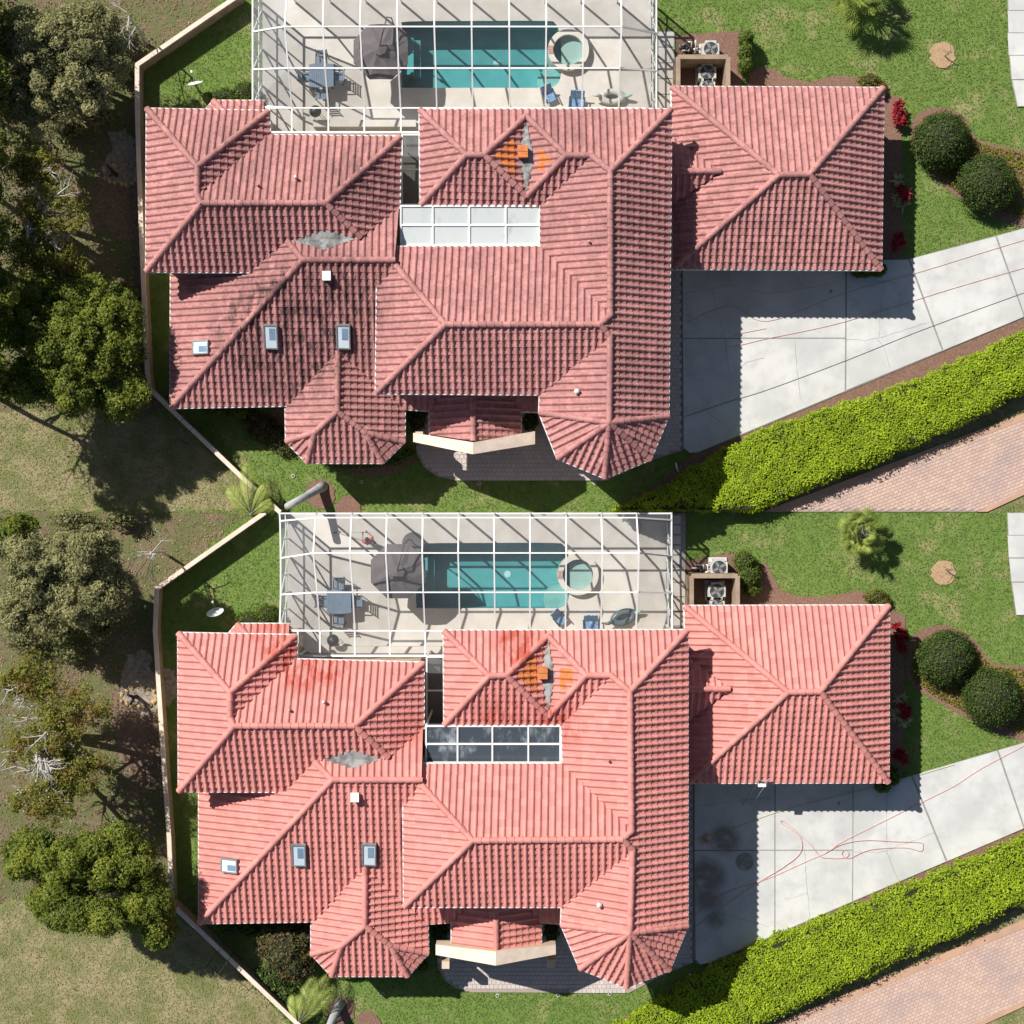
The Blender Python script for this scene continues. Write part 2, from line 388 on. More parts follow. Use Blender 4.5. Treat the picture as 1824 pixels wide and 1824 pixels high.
M['brownsoil'] = plain('brown_soil', (0.21, 0.14, 0.10), (0.15, 0.105, 0.07), 5, .95, .5, 30)
M['core'] = plain('foliage_core_inner_shade', (0.030, 0.034, 0.014), (0.022, 0.022, 0.010), 5, .95)  # filler inside foliage, the inner shade is put into its dark colour
M['hosepink'] = plain('pink_hose', (0.70, 0.36, 0.33), None, 4, .5)
M['drivejoint'] = plain('driveway_joint', (0.30, 0.295, 0.28))
M['hosegreen'] = plain('yellow_green_hose', (0.55, 0.55, 0.22), None, 4, .5)
M['skin'] = plain('skin', (0.42, 0.25, 0.17), None, 6, .6)
M['shirt'] = plain('red_shirt', (0.50, 0.035, 0.06), (0.40, 0.03, 0.05), 6, .85)
M['trousers'] = plain('dark_trousers', (0.035, 0.037, 0.045), None, 6, .85)
M['hair'] = plain('dark_hair', (0.02, 0.015, 0.012), None, 20, .6)

BY = (' by the stained pink-roofed house', ' by the clean coral-roofed house')
# ------------------------------------------------------------------ ground, paving, water
POOL = (smooth_poly([(716, 60), (716, 45), (728, 39), (850, 38), (970, 38), (988, 42), (996, 58), (1000, 100), (998, 140), (985, 155), (960, 157), (850, 157), (728, 157), (716, 152), (715, 120)], 3),
        smooth_poly([(741, 988), (741, 974), (752, 968), (870, 967), (985, 967), (1003, 971), (1012, 986), (1015, 1025), (1013, 1066), (1000, 1081), (975, 1083), (870, 1083), (752, 1083), (742, 1078), (741, 1050)], 3))
POOLW = [px_poly(p) for p in POOL]
EXCL = []                                     # plan polygons without grass tufts
g = sheet('ground', [(-200, -200), (200, -200), (200, 200), (-200, 200)], 0.0, M['lawn'], POOLW); g['kind'] = 'structure'
PZ = [0.0]
def patch(name, pts, z, mat, rough=True, excl=False, step=.35, amp=.12):
    w = px_poly(pts)
    if rough: w = rough_poly(w, step, amp)
    PZ[0] += .0011; z = (.002 if z < .006 else .014) + PZ[0]
    o = sheet(name, w, z, M[mat]); o['kind'] = 'structure'
    if excl: EXCL.append(w)
    return w
DRY = []; DIRT = []
DRY.append(patch('dry_lawn', [(-40, 735), (60, 728), (150, 738), (250, 752), (300, 738), (440, 865), (478, 909), (-40, 909)], .004, 'drylawn'))
DRY.append(patch('dry_lawn', [(-40, 1605), (120, 1600), (306, 1618), (380, 1690), (505, 1812), (540, 1850), (-40, 1850)], .004, 'drylawn'))
DIRT.append(patch('soil', [(-40, -40), (410, -40), (385, 16), (244, 115), (244, 190), (246, 262), (253, 456), (266, 692), (290, 728), (250, 752), (150, 738), (60, 728), (-40, 735)], .004, 'dirt'))
DIRT.append(patch('soil', [(-40, 912), (445, 912), (279, 1048), (276, 1124), (292, 1368), (306, 1612), (120, 1600), (-40, 1605)], .004, 'dirt'))
patch('bare_soil', [(175, 285), (243, 275), (250, 350), (252, 430), (205, 425), (165, 365)], .008, 'brownsoil', True, True, .2, .2)
patch('bare_soil', [(195, 1255), (235, 1180), (276, 1195), (285, 1330), (289, 1400), (240, 1395), (205, 1340)], .008, 'brownsoil', True, True, .2, .2)
patch('sandy_patch', [(190, 235), (225, 228), (243, 250), (246, 330), (225, 335), (190, 325), (180, 300), (200, 270)], .008, 'sand', True, True, .2, .15)
patch('sandy_patch', [(225, 1165), (262, 1160), (277, 1200), (280, 1262), (250, 1272), (222, 1255), (215, 1225)], .008, 'sand', True, True, .2, .15)
patch('sandy_patch', [(292, 1190), (312, 1195), (316, 1240), (300, 1262), (290, 1235)], .008, 'sand', True, True, .2, .1)
patch('verge', [(1850, 690), (1345, 912), (1385, 912), (1850, 730)], .004, 'drylawn')
patch('verge', [(1850, 868), (1755, 912), (1850, 912)], .004, 'drylawn')
patch('verge', [(1850, 1600), (1290, 1850), (1325, 1850), (1850, 1632)], .004, 'drylawn')
patch('verge', [(1850, 1778), (1690, 1850), (1850, 1850)], .004, 'drylawn')
patch('mulch_bed', [(1860, 549), (1236, 809), (1165, 866), (1085, 909), (1345, 909), (1860, 690)], .008, 'mulch', True, True, .3, .06)
patch('mulch_bed', [(1860, 1460), (1262, 1717), (1190, 1768), (1095, 1824), (1060, 1850), (1290, 1850), (1860, 1600)], .008, 'mulch', True, True, .3, .06)
B0 = smooth_poly([(1621, 240), (1632, 205), (1672, 191), (1716, 208), (1745, 250), (1850, 285), (1850, 400), (1775, 390), (1718, 362), (1660, 312), (1628, 275)], 4)
B1 = smooth_poly([(1613, 1180), (1628, 1130), (1682, 1113), (1735, 1140), (1770, 1180), (1850, 1200), (1850, 1315), (1780, 1305), (1715, 1275), (1655, 1242), (1620, 1215)], 4)
patch('mulch_bed', B0, .008, 'mulch', False, True); patch('mulch_bed', B1, .008, 'mulch', False, True)
patch('mulch_bed', [(1333, 132), (1352, 118), (1382, 124), (1405, 140), (1440, 147), (1482, 136), (1530, 138), (1580, 150), (1580, 170), (1333, 170)], .008, 'mulch', True, True, .2, .05)
patch('mulch_bed', [(1205, 62), (1322, 55), (1322, 165), (1205, 165)], .008, 'mulch', True, True, .2, .05)
patch('mulch_bed', [(1340, 1030), (1365, 1000), (1385, 1045), (1415, 1060), (1460, 1064), (1530, 1052), (1590, 1072), (1590, 1095), (1340, 1095)], .008, 'mulch', True, True, .2, .05)
patch('mulch_bed', [(1222, 1000), (1305, 984), (1345, 1060), (1345, 1095), (1222, 1095)], .008, 'mulch', True, True, .2, .05)
patch('mulch_bed', [(595, 836), (690, 829), (738, 812), (742, 824), (705, 842), (650, 848)], .008, 'mulch', True, True, .15, .04)
patch('mulch_bed', [(1572, 160), (1605, 175), (1608, 470), (1572, 480)], .008, 'mulch', True, True, .2, .05)
patch('mulch_bed', [(1582, 1085), (1612, 1095), (1606, 1380), (1582, 1393)], .008, 'mulch', True, True, .2, .05)
patch('mulch_bed', [(485, 730), (540, 728), (545, 800), (500, 790), (440, 770), (430, 745)], .008, 'mulch', True, True, .2, .05)
def ring_bed(x, y, r, mat='mulch'):
    pts = [(x+r*(1+.14*random.uniform(-1, 1))*math.cos(a*math.pi/12), y+r*(1+.06*random.uniform(-1, 1))*math.sin(a*math.pi/12)) for a in range(24)]
    patch('mulch_ring', pts, .012, mat, False, True)
for a in ((1679, 98, 23, 'palemulch'), (1680, 1020, 22, 'palemulch'), (572, 880, 26), (620, 906, 23), (608, 1800, 24), (655, 1822, 22)): ring_bed(*a)

def slabs(name, polys, mat, z1=.085, base=None, basez=.062):
    root = sheet(name, rough_poly(px_poly(base), 5, 0), basez, M['drivejoint']); root['kind'] = 'structure'; EXCL.append(px_poly(base))
    for p in polys:
        MB().prism(px_poly(p), basez+.002, z1).build('slab', M[mat], root)
    return root
S0 = [[(1216, 470), (1505, 470), (1505, 602), (1216, 602)],
      [(1216, 604), (1505, 604), (1504, 697), (1300, 782), (1246, 804), (1228, 807), (1218, 797)],
      [(1508, 466), (1617, 463), (1677, 625), (1507, 695)],
      [(1620, 462), (1772, 422), (1822, 562), (1822, 565), (1680, 624)],
      [(1775, 421), (1850, 400), (1850, 553), (1825, 563)]]
slabs('driveway', S0, 'concrete', base=[(1215, 469), (1618, 462), (1851, 399), (1851, 554), (1300, 784), (1240, 808), (1215, 800)])
S1 = [[(1237, 1380), (1379, 1380), (1379, 1513), (1237, 1513)], [(1381, 1380), (1518, 1380), (1518, 1513), (1381, 1513)],
      [(1237, 1515), (1379, 1515), (1379, 1664), (1266, 1713), (1248, 1717), (1239, 1708)], [(1381, 1515), (1518, 1515), (1517, 1605), (1381, 1663)],
      [(1520, 1380), (1600, 1388), (1622, 1382), (1684, 1534), (1519, 1604)], [(1625, 1381), (1775, 1337), (1822, 1474), (1822, 1475), (1687, 1533)],
      [(1778, 1336), (1850, 1315), (1850, 1462), (1825, 1474)]]
drive1 = slabs('driveway', S1, 'concrete1', base=[(1236, 1379), (1600, 1387), (1851, 1314), (1851, 1463), (1268, 1714), (1245, 1718), (1236, 1708)])
slabs('front_path', [[(1794, y), (1850, y), (1850, y+39), (1796, y+39)] for y in (-20, 20, 60)] + [[(1798, 100), (1850, 100), (1850, 142), (1802, 142)], [(1803, 144), (1850, 144), (1850, 190), (1812, 190)]], 'concrete',
      base=[(1793, -21), (1851, -21), (1851, 191), (1811, 191), (1800, 142), (1796, 90)])
slabs('front_path', [[(1794, y), (1850, y), (1850, y+39), (1796, y+39)] for y in (914, 954)] + [[(1797, 995), (1850, 995), (1850, 1036), (1801, 1036)], [(1802, 1038), (1850, 1038), (1850, 1095), (1810, 1095)]], 'concrete',
      base=[(1793, 913), (1851, 913), (1851, 1096), (1809, 1096), (1800, 1036), (1796, 990)])
slabs('side_path', [[(1173, y), (1200, y), (1200, y+26), (1173, y+26)] for y in (58, 86, 114, 142, 170)], 'pooldeck', base=[(1171, 56), (1202, 56), (1202, 198), (1171, 198)])
slabs('side_path', [[(1199, y), (1212, y), (1212, y+15), (1199, y+15)] for y in (918, 936, 954, 972, 990)] + [[(1199, y), (1220, y), (1220, y+24), (1199, y+24)] for y in (1012, 1038, 1064, 1090)], 'pooldeck', base=[(1198, 914), (1221, 914), (1221, 1118), (1198, 1118)])

def crack(pts, root=None, w=.018, z=.0895):
    vs = []; out = [P(x, y) for x, y in pts]; line = []
    for a, b in zip(out, out[1:]):
        n = max(2, int((b-a).length/.22))
        for k in range(n): line.append(a.lerp(b, k/n) + Vector((random.uniform(-.03, .03), random.uniform(-.03, .03), 0)))
    line.append(out[-1]); mb = MB()
    for a, b in zip(line, line[1:]):
        d = (b-a); d.z = 0
        if d.length < 1e-4: continue
        nn = Vector((-d.y, d.x, 0)).normalized()*w*random.uniform(.15, .45)
        mb.add([(p.x, p.y, z) for p in (a-nn, a+nn, b+nn, b-nn)], [(0, 3, 2, 1)])
    return mb.build('crack', M['joint'], root)
d0 = bpy.data.objects['driveway']
for pts in ([(1218, 522), (1270, 515), (1300, 508), (1340, 518), (1365, 524), (1450, 512), (1505, 498)], [(1298, 470), (1299, 508)], [(1268, 518), (1290, 600), (1300, 672), (1330, 645), (1362, 638)],
            [(1415, 606), (1420, 670), (1425, 712)], [(1572, 500), (1565, 600)], [(1507, 604), (1540, 607), (1562, 603), (1655, 574)], [(1562, 604), (1575, 620), (1585, 655)], [(1262, 735), (1300, 765)]): crack(pts, d0)
for pts in ([(1240, 1435), (1360, 1420), (1379, 1425)], [(1300, 1440), (1310, 1500), (1313, 1515)], [(1433, 1516), (1436, 1570), (1442, 1634)], [(1580, 1380), (1578, 1500)],
            [(1520, 1516), (1560, 1518), (1578, 1514), (1664, 1483)], [(1578, 1515), (1588, 1540), (1600, 1568)], [(1400, 1600), (1440, 1590)], [(1300, 1630), (1370, 1650)]): crack(pts, drive1)

def pavers(name, poly, mat, a, b, ang, origin, band=None):
    w = px_poly(poly); EXCL.append(w)
    root = sheet(name, w, .05, M['paverbase']); root['kind'] = 'structure'
    pw = np.array(w); c = np.array(origin); ca, sa = math.cos(ang), math.sin(ang)
    rot = np.array([[ca, sa], [-sa, ca]]); loc = (pw-c) @ rot.T
    mn, mx = loc.min(0), loc.max(0); V = []; T = []
    for j in range(int((mx[1]-mn[1])/b)+1):
        for i in range(int((mx[0]-mn[0])/a)+2):
            u = mn[0]+(i-.5*(j % 2))*a; v = mn[1]+j*b
            ctr = np.array([[u+.01, v+.01], [u+a-.01, v+.01], [u+a-.01, v+b-.01], [u+.01, v+b-.01]]) @ rot + c
            if not inside(ctr, w).all(): continue
            gp = .007; z = .078+random.uniform(-.004, .004)
            q = np.array([[u+gp, v+gp], [u+a-gp, v+gp], [u+a-gp, v+b-gp], [u+gp, v+b-gp]]) @ rot + c
            t4 = [(*p, z) for p in q]; b4 = [(*p, .051) for p in q]
            for f in ((t4[0], t4[1], t4[2], t4[3]), (b4[0], b4[1], t4[1], t4[0]), (b4[1], b4[2], t4[2], t4[1]), (b4[2], b4[3], t4[3], t4[2]), (b4[3], b4[0], t4[0], t4[3])): V += f
            T += [random.random()]*5
    o = np_mesh('paver', np.array(V), 4, M[mat], root, np.array(T)); o['kind'] = 'stuff'
    return root
ra0 = math.atan2(743-907, -(1808-1383))+math.pi
pavers('brick_road', [(1850, 731), (1372, 911.5), (1752, 911.5), (1850, 866)], 'roadpaver', .23, .15, math.atan2(907-743, 1808-1383), P(1600, 830)[:2])
pavers('brick_road', [(1850, 1632), (1322, 1850), (1690, 1850), (1850, 1776)], 'roadpaver', .23, .15, math.atan2(163, 400), P(1600, 1760)[:2])
for pts in ([(1850, 726), (1372, 906), (1360, 911.5), (1392, 911.5), (1850, 739)], [(1850, 1627), (1325, 1845), (1340, 1852), (1850, 1641)], [(1850, 860), (1740, 911.5), (1758, 911.5), (1850, 869)], [(1850, 1769), (1670, 1852), (1690, 1852), (1850, 1779)]):
    MB().prism(px_poly(pts), .002, .09).build('edging', M['band'])['kind'] = 'structure'
pavers('entry_patio', [(738, 770), (742, 808), (755, 832), (778, 848), (812, 856), (1080, 856), (1160, 820), (1214, 803), (1214, 480), (1180, 480), (1180, 700), (960, 730), (740, 740)], 'patiopaver', .2, .2, 0, P(900, 800)[:2])
pavers('entry_patio', [(776, 1680), (780, 1722), (792, 1746), (812, 1760), (842, 1767), (1120, 1768), (1196, 1730), (1235, 1714), (1235, 1395), (1212, 1395), (1212, 1600), (1000, 1640), (778, 1650)], 'patiopaver', .2, .2, 0, P(900, 1700)[:2])

# pool decks with the pool shell, water and spa
DECK = ([(468, -36), (1160, -36), (1160, 215), (740, 245), (490, 245), (468, 200)], [(512, 913.5), (1189, 913.5), (1189, 1140), (770, 1185), (536, 1185), (512, 1135)])
SPA = ((1012, 93), (1029, 1023)); STEP = ((985, 145), (997, 1070))
for p in (0, 1):
    w = px_poly(DECK[p]); EXCL.append(w)
    o = sheet('pool_deck', w, .06, M['pooldeck'], [POOLW[p]]); o['kind'] = 'structure'
    n = len(w); mb = MB(); mb.add([(*q, 0) for q in w]+[(*q, .06) for q in w], [(i, (i+1) % n, n+(i+1) % n, n+i) for i in range(n)])
    mb.build('deck_edge', M['pooldeck'], o)
    pool = thing('swimming_pool', 'rectangular teal swimming pool in the deck' + BY[p], 'pool', P(*SPA[p], 0)*0 + Vector((sum(q[0] for q in POOLW[p])/len(POOLW[p]), sum(q[1] for q in POOLW[p])/len(POOLW[p]), 0)))
    q = POOLW[p]; n = len(q)
    mb = MB(); mb.add([(*a, -1.35) for a in q]+[(*a, -.17) for a in q], [(i, n+i, n+(i+1) % n, (i+1) % n) for i in range(n)]); mb.build('basin_wall', M['plaster'], pool)
    mb = MB(); mb.add([(*a, -.17) for a in q]+[(*a, .058) for a in q], [(i, n+i, n+(i+1) % n, (i+1) % n) for i in range(n)]); mb.build('waterline_tiles', M['tileband'], pool)
    sheet('basin_floor', q, -1.35, M['plaster'], parent=pool)
    c = P(*STEP[p]); r = .75
    arc = [(c.x+r*math.cos(a), c.y+r*math.sin(a)) for a in [math.pi*k/8 for k in range(0, 17)]]
    MB().prism(arc, -1.34, -.34).build('step', M['step'], pool)
    dx, dy = np.mean(q, 0); MB().lathe((dx+.6, dy, -1.35), [(.16, .0), (.16, .02), (.01, .025)], 16).build('floor_drain', M['white'], pool)
    for k_ in (0, 1): MB().box((min(a[0] for a in q)+.28+.3*k_, dy, -.75-.22*k_), (.55+.3*k_*0, (max(a[1] for a in q)-min(a[1] for a in q))*.55, 1.0-.3*k_)).build('entry_step', M['plaster'], pool)
    sheet('water', q, -.08, M['water'], parent=pool)
    c = P(*SPA[p]); sp = thing('spa', 'round raised spa with pale rim beside the pool' + BY[p], 'spa', c)
    mb = MB(); mb.lathe((c.x, c.y, 0), [(.93, -1.34), (.93, .32), (.95, .34), (.95, .40), (.70, .40), (.70, .1)], 40); mb.f.pop(); mb.build('rim', M['pooldeck'], sp, False)
    mb = MB(); mb.lathe((c.x, c.y, 0), [(.705, .12), (.69, -.15), (.36, -.16), (.36, -.45), (.0, -.46)], 40); mb.build('basin', M['spaplaster'], sp)
    sheet('water', [(c.x+.70*math.cos(a*math.pi/20), c.y+.70*math.sin(a*math.pi/20)) for a in range(40)], .27, M['water'], parent=sp)
    for k in range(4): MB().box((c.x-.82, c.y-.15+.1*k, .41), (.22, .09, .025)).build('spill_tile', M['brickred'], sp)

# ------------------------------------------------------------------ the houses
VT = dict(  # name: (pixel in the upper view, pixel in the lower view, height, fixed)
 a1=((262,194),(318,1128),4.2,1), a4=((261,483),(319,1409),4.2,1), a2=((352,297),(410,1233),5.36,0), a2b=((351,347),(410,1279),5.33,0), a3=((359,362),(417,1293),5.45,0),
 a5=((478,198),(527,1132),4.2,1), a6=((480,241),(528,1175),4.2,1), a8=((713,244),(754,1181),4.2,1), a7=((580,362),(632,1293),5.45,0), a9=((643,423),(692,1348),4.84,0), a10=((711,370),(754,1297),4.2,1),
 v1=((448,484),(510,1410),4.2,1), b1=((512,430),(561,1357),4.8,0), dl=((519,429),(573,1352),4.82,0), dt=((578,409),(628,1335),4.96,0), dr=((638,424),(683,1351),4.84,0), db=((578,446),(628,1369),4.97,0),
 b2=((539,463),(592,1389),5.16,0), b3=((703,463),(751,1389),5.16,0), b4=((304,726),(355,1644),2.75,1), b5=((305,470),(355,1398),2.75,1), b6=((432,470),(494,1398),4.05,0), b9=((690,520),(738,1445),4.6,0),
 gv=((690,702),(739,1624),2.97,0), c1=((705,473),(751,1398),5.0,0), c0=((707,440),(754,1361),4.68,1), c5=((963,440),(1003,1361),4.6,1), vC=((672,507),(719,1430),4.72,1), c3=((670,700),(720,1615),4.7,1), c2=((793,578),(842,1497),5.83,0),
 c4=((1068,578),(1109,1495),5.83,0), c6=((962,702),(1001,1615),4.65,1), r1=((1087,562),(1125,1480),5.67,0), r2=((1087,599),(1127,1513),5.65,0),
 dN=((1087,305),(1122,1232),5.65,0), dNE=((1195,195),(1224,1123),4.55,1), dSE=((1190,741),(1224,1649),4.55,1), dS=((1085,753),(1122,1662),5.62,0), dSW=((961,735),(1000,1647),4.6,1), o1=((993,816),(1033,1725),4.55,1), o2=((1077,851),(1116,1758),4.55,1), o3=((1158,818),(1192,1727),4.55,1),
 c7=((963,367),(1001,1290),4.55,1), e1=((748,196),(791,1124),4.55,1), e1b=((750,365),(792,1291),4.5,1), e2=((830,276),(871,1204),5.36,0), e3=((862,276),(902,1203),5.36,0), e4=((1008,277),(1044,1203),5.36,0), e5=((1053,277),(1088,1203),5.36,0),
 tN=((937,207),(976,1133),4.64,0), tS=((938,350),(977,1276),4.64,0), mL=((924,279),(963,1199),4.75,0), mR=((952,282),(989,1204),4.8,0),
 g1=((602,627),(650,1544),3.66,0), g2=((601,733),(650,1649),3.7,0), g5=((513,722),(558,1641),2.79,0), g6=((509,728),(555,1650),2.75,1), g7=((510,786),(555,1699),2.75,1), g8=((547,824),(591,1738),2.75,1), g9=((682,824),(726,1738),2.75,1), g10=((720,787),(762,1698),2.75,1), gR=((720,728),(761,1645),2.75,1), g3=((561,770),(608,1685),3.27,0), g4=((651,771),(696,1684),3.3,0),
 s1=((690,690),(740,1606),3.13,0), pl0=((766,731),(805,1642),2.75,1), plt=((797,698),(833,1614),3.05,0), s2=((797,690),(833,1606),3.13,0), p1=((842,690),(883,1606),3.5,0), p2=((843,785),(884,1694),3.5,0), plb=((766,774),(805,1686),2.75,1), prb=((927,775),(963,1685),2.75,1), pr0=((927,732),(963,1642),2.75,1), prt=((900,698),(935,1614),3.05,0), s3=((900,690),(935,1606),3.13,0), s4=((961,690),(1001,1606),3.13,0), s5=((961,733),(1001,1645),2.75,1),
 k1=((380,180),(422,1112),2.8,1), k2=((470,180),(515,1112),2.8,1), k3=((470,212),(515,1145),3.12,0), k4=((412,212),(455,1145),3.12,0), k5=((352,212),(394,1145),2.8,1),
 j1=((1197,155),(1220,1080),2.8,1), j2=((1573,157),(1583,1079),2.8,1), j3=((1569,480),(1582,1393),2.8,1), j4=((1199,478),(1226,1394),2.8,1), j5=((1387,312),(1404,1233),4.4,0), j6=((1442,311),(1461,1232),4.4,0),
 q1=((1185,305),(1213,1227),3.60,1), q2=((1282,305),(1299,1227),3.60,1), q3=((1199,246),(1226,1172),2.92,1), q4=((1199,364),(1226,1284),2.92,1), q5=((1185,246),(1213,1172),2.92,1), q6=((1185,364),(1213,1284),2.92,1))
FACES_H = ['a1 a4 a3 a2b a2', 'a1 a2 a5', 'a5 a2 a2b a6', 'a6 a2b a3 a7 a8', 'a8 a7 a9 a10', 'a3 a4 v1 b1 dl dt dr a9 a7', 'b1 b2 b4 b5 b6 v1', 'b2 b1 dl db dr a9 a10 b3', 'b4 b2 b3 c1 b9 gv g1 g5',
 'c0 c1 c2 c4 r1 c5', 'c3 c2 c4 r2 c6', 'vC c1 c2 c3', 'dNE dN r1 c4 r2 dS dSE', 'dN r1 c5 c7 e5', 'c6 r2 dS dSW', 'dSW dS o1', 'o1 dS o2', 'o2 dS o3', 'o3 dS dSE',
 'e1 e2 e3 tN e4 e5 dN dNE', 'e1 e1b e2', 'e1b c7 e5 e4 tS e3 e2', 'e3 tN mL tS', 'e4 tS mR tN', 'g1 g5 g6 g7 g3 g2', 'g3 g7 g8', 'g2 g3 g8 g9 g4', 'g4 g9 g10', 'g1 g2 g4 g10 gR gv',
 's1 gv gR pl0 plt s2', 's3 prt pr0 s5 s4', 'plb p2 p1 plt pl0', 'prb pr0 prt p1 p2', 'k1 k2 k3 k4', 'k5 k1 k4']
FACES_G = ['j1 j5 j4', 'j1 j2 j6 j5', 'j2 j3 j6', 'j3 j4 j5 j6', 'q1 q2 q3 q5', 'q1 q6 q4 q2']
CAPS_H = 'a1-a2 a2-a2b a2b-a3 a4-a3 a3-a7 a5-a2 a8-a7 a9-a7 b1-b2 b4-b2 b2-b3 c1-c2 c3-c2 c2-c4 r1-c4 r2-c4 dN-r1 dS-r2 dNE-dN e5-dN e5-e4 tN-e4 tS-e4 tN-e3 tS-e3 e2-e3 e1-e2 e1b-e2 dSW-dS o1-dS o2-dS o3-dS dSE-dS g1-g2 g3-g2 g4-g2 g7-g3 g8-g3 g9-g4 g10-g4 p2-p1 k1-k4'.split()
CAPS_G = 'j1-j5 j2-j6 j3-j6 j4-j5 j5-j6 q1-q2'.split()
EAVES_H = 'a5-a1 a1-a4 a4-v1 a5-a6 a6-a8 a8-a10 b5-b4 b4-g5 vC-c3 c3-c6 c0-c5 c5-c7 c6-dSW dSW-o1 o1-o2 o2-o3 o3-dSE dSE-dNE dNE-e1 e1-e1b e1b-c7 g6-g7 g7-g8 g8-g9 g9-g10 g10-gR gR-pl0 pl0-plb prb-pr0 pr0-s5 k1-k2 k5-k1'.split()
EAVES_G = 'j1-j2 j2-j3 j3-j4 j4-j1'.split()

RS = 1.25
def ZT(z): return 2.75+(z-2.75)*RS if z > 2.75 else z
def solve(p, faces):
    z = {k: ZT(v[2]) for k, v in VT.items()}
    fs = [f.split() for f in faces]
    for it in range(50):
        acc = {}
        for f in fs:
            if len(f) < 4: continue
            pts = np.array([P(*VT[k][p], z[k]) for k in f])
            A = np.c_[pts[:, :2], np.ones(len(f))]
            co, *_ = np.linalg.lstsq(A, pts[:, 2], rcond=None)
            for k, val in zip(f, A @ co): acc.setdefault(k, []).append(val)
        for k, l in acc.items():
            if not VT[k][3]: z[k] = .5*z[k] + .5*sum(l)/len(l)
    return {k: P(*VT[k][p], z[k]) for k in VT}

TW, TE = .30, .315
US = [0, .07, .17, .31, .45, .55, .62, .80, 1.0]
HS = [.078*math.sin(math.pi*min(u/.62, 1)) if u <= .62 else -.006 for u in US]; HS[-1] = 0; HS[0] = 0; HS[6] = -.002
LIFT = .038
def tile_quads():
    q = []
    for i in range(len(US)-1):
        u0, u1 = US[i]*TW, US[i+1]*TW; h0, h1 = HS[i], HS[i+1]
        q.append([(u0, 0, h0+LIFT), (u1, 0, h1+LIFT), (u1, TE+.015, h1), (u0, TE+.015, h0)])
        q.append([(u0, .002, h0-.002), (u1, .002, h1-.002), (u1, 0, h1+LIFT), (u0, 0, h0+LIFT)])
    return q
TQ = tile_quads(); TQA = np.array(TQ).reshape(-1, 3)
TILE_MESH = {}
def tile_mesh(matkey, var):
    k = (matkey, var)
    if k not in TILE_MESH:
        me = bpy.data.meshes.new('roof_tile')
        vs = [v for q in TQ for v in q]; me.from_pydata(vs, [], [tuple(range(4*i, 4*i+4)) for i in range(len(TQ))])
        bm = bmesh.new(); bm.from_mesh(me); bmesh.ops.remove_doubles(bm, verts=bm.verts, dist=.0005); bm.to_mesh(me); bm.free()
        at = me.attributes.new('tint', 'FLOAT', 'FACE'); at.data.foreach_set('value', np.full(len(me.polygons), var/5., np.float32))
        me.materials.append(M[matkey]); TILE_MESH[k] = me
    return TILE_MESH[k]
def clip(poly, a, b):
    out = []; n = len(poly)
    ex, ey = b[0]-a[0], b[1]-a[1]
    d = [ex*(q[1]-a[1])-ey*(q[0]-a[0]) for q in poly]
    for i in range(n):
        j = (i+1) % n
        if d[i] >= 0: out.append(poly[i])
        if (d[i] >= 0) != (d[j] >= 0):
            t = d[i]/(d[i]-d[j]); out.append(tuple(poly[i][k]+t*(poly[j][k]-poly[i][k]) for k in range(3)))
    return out
CAP_MESH = {}
def cap_mesh(matkey, var):
    k = (matkey, var)
    if k not in CAP_MESH:
        L = .40; vs = []; fs = []; n = 9
        for x, r in ((0, .150), (0, .128), (L, .112)):
            for i in range(n):
                a = math.radians(-12+204*i/(n-1)); vs.append((x, r*math.cos(a), r*math.sin(a)-.015))
        for i in range(n-1):
            fs.append((i, i+1, 2*n+i+1, 2*n+i)); fs.append((n+i, n+i+1, i+1, i))
        me = bpy.data.meshes.new('ridge_tile'); me.from_pydata(vs, [], fs)
        at = me.attributes.new('tint', 'FLOAT', 'FACE'); at.data.foreach_set('value', np.full(len(me.polygons), var/5., np.float32))
        me.materials.append(M[matkey]); CAP_MESH[k] = me
    return CAP_MESH[k]
def seg_dist(px, py, a, b):
    dx, dy = b[0]-a[0], b[1]-a[1]; L2 = dx*dx+dy*dy or 1e-9
    t = max(0, min(1, ((px-a[0])*dx+(py-a[1])*dy)/L2)); return math.hypot(px-a[0]-t*dx, py-a[1]-t*dy)

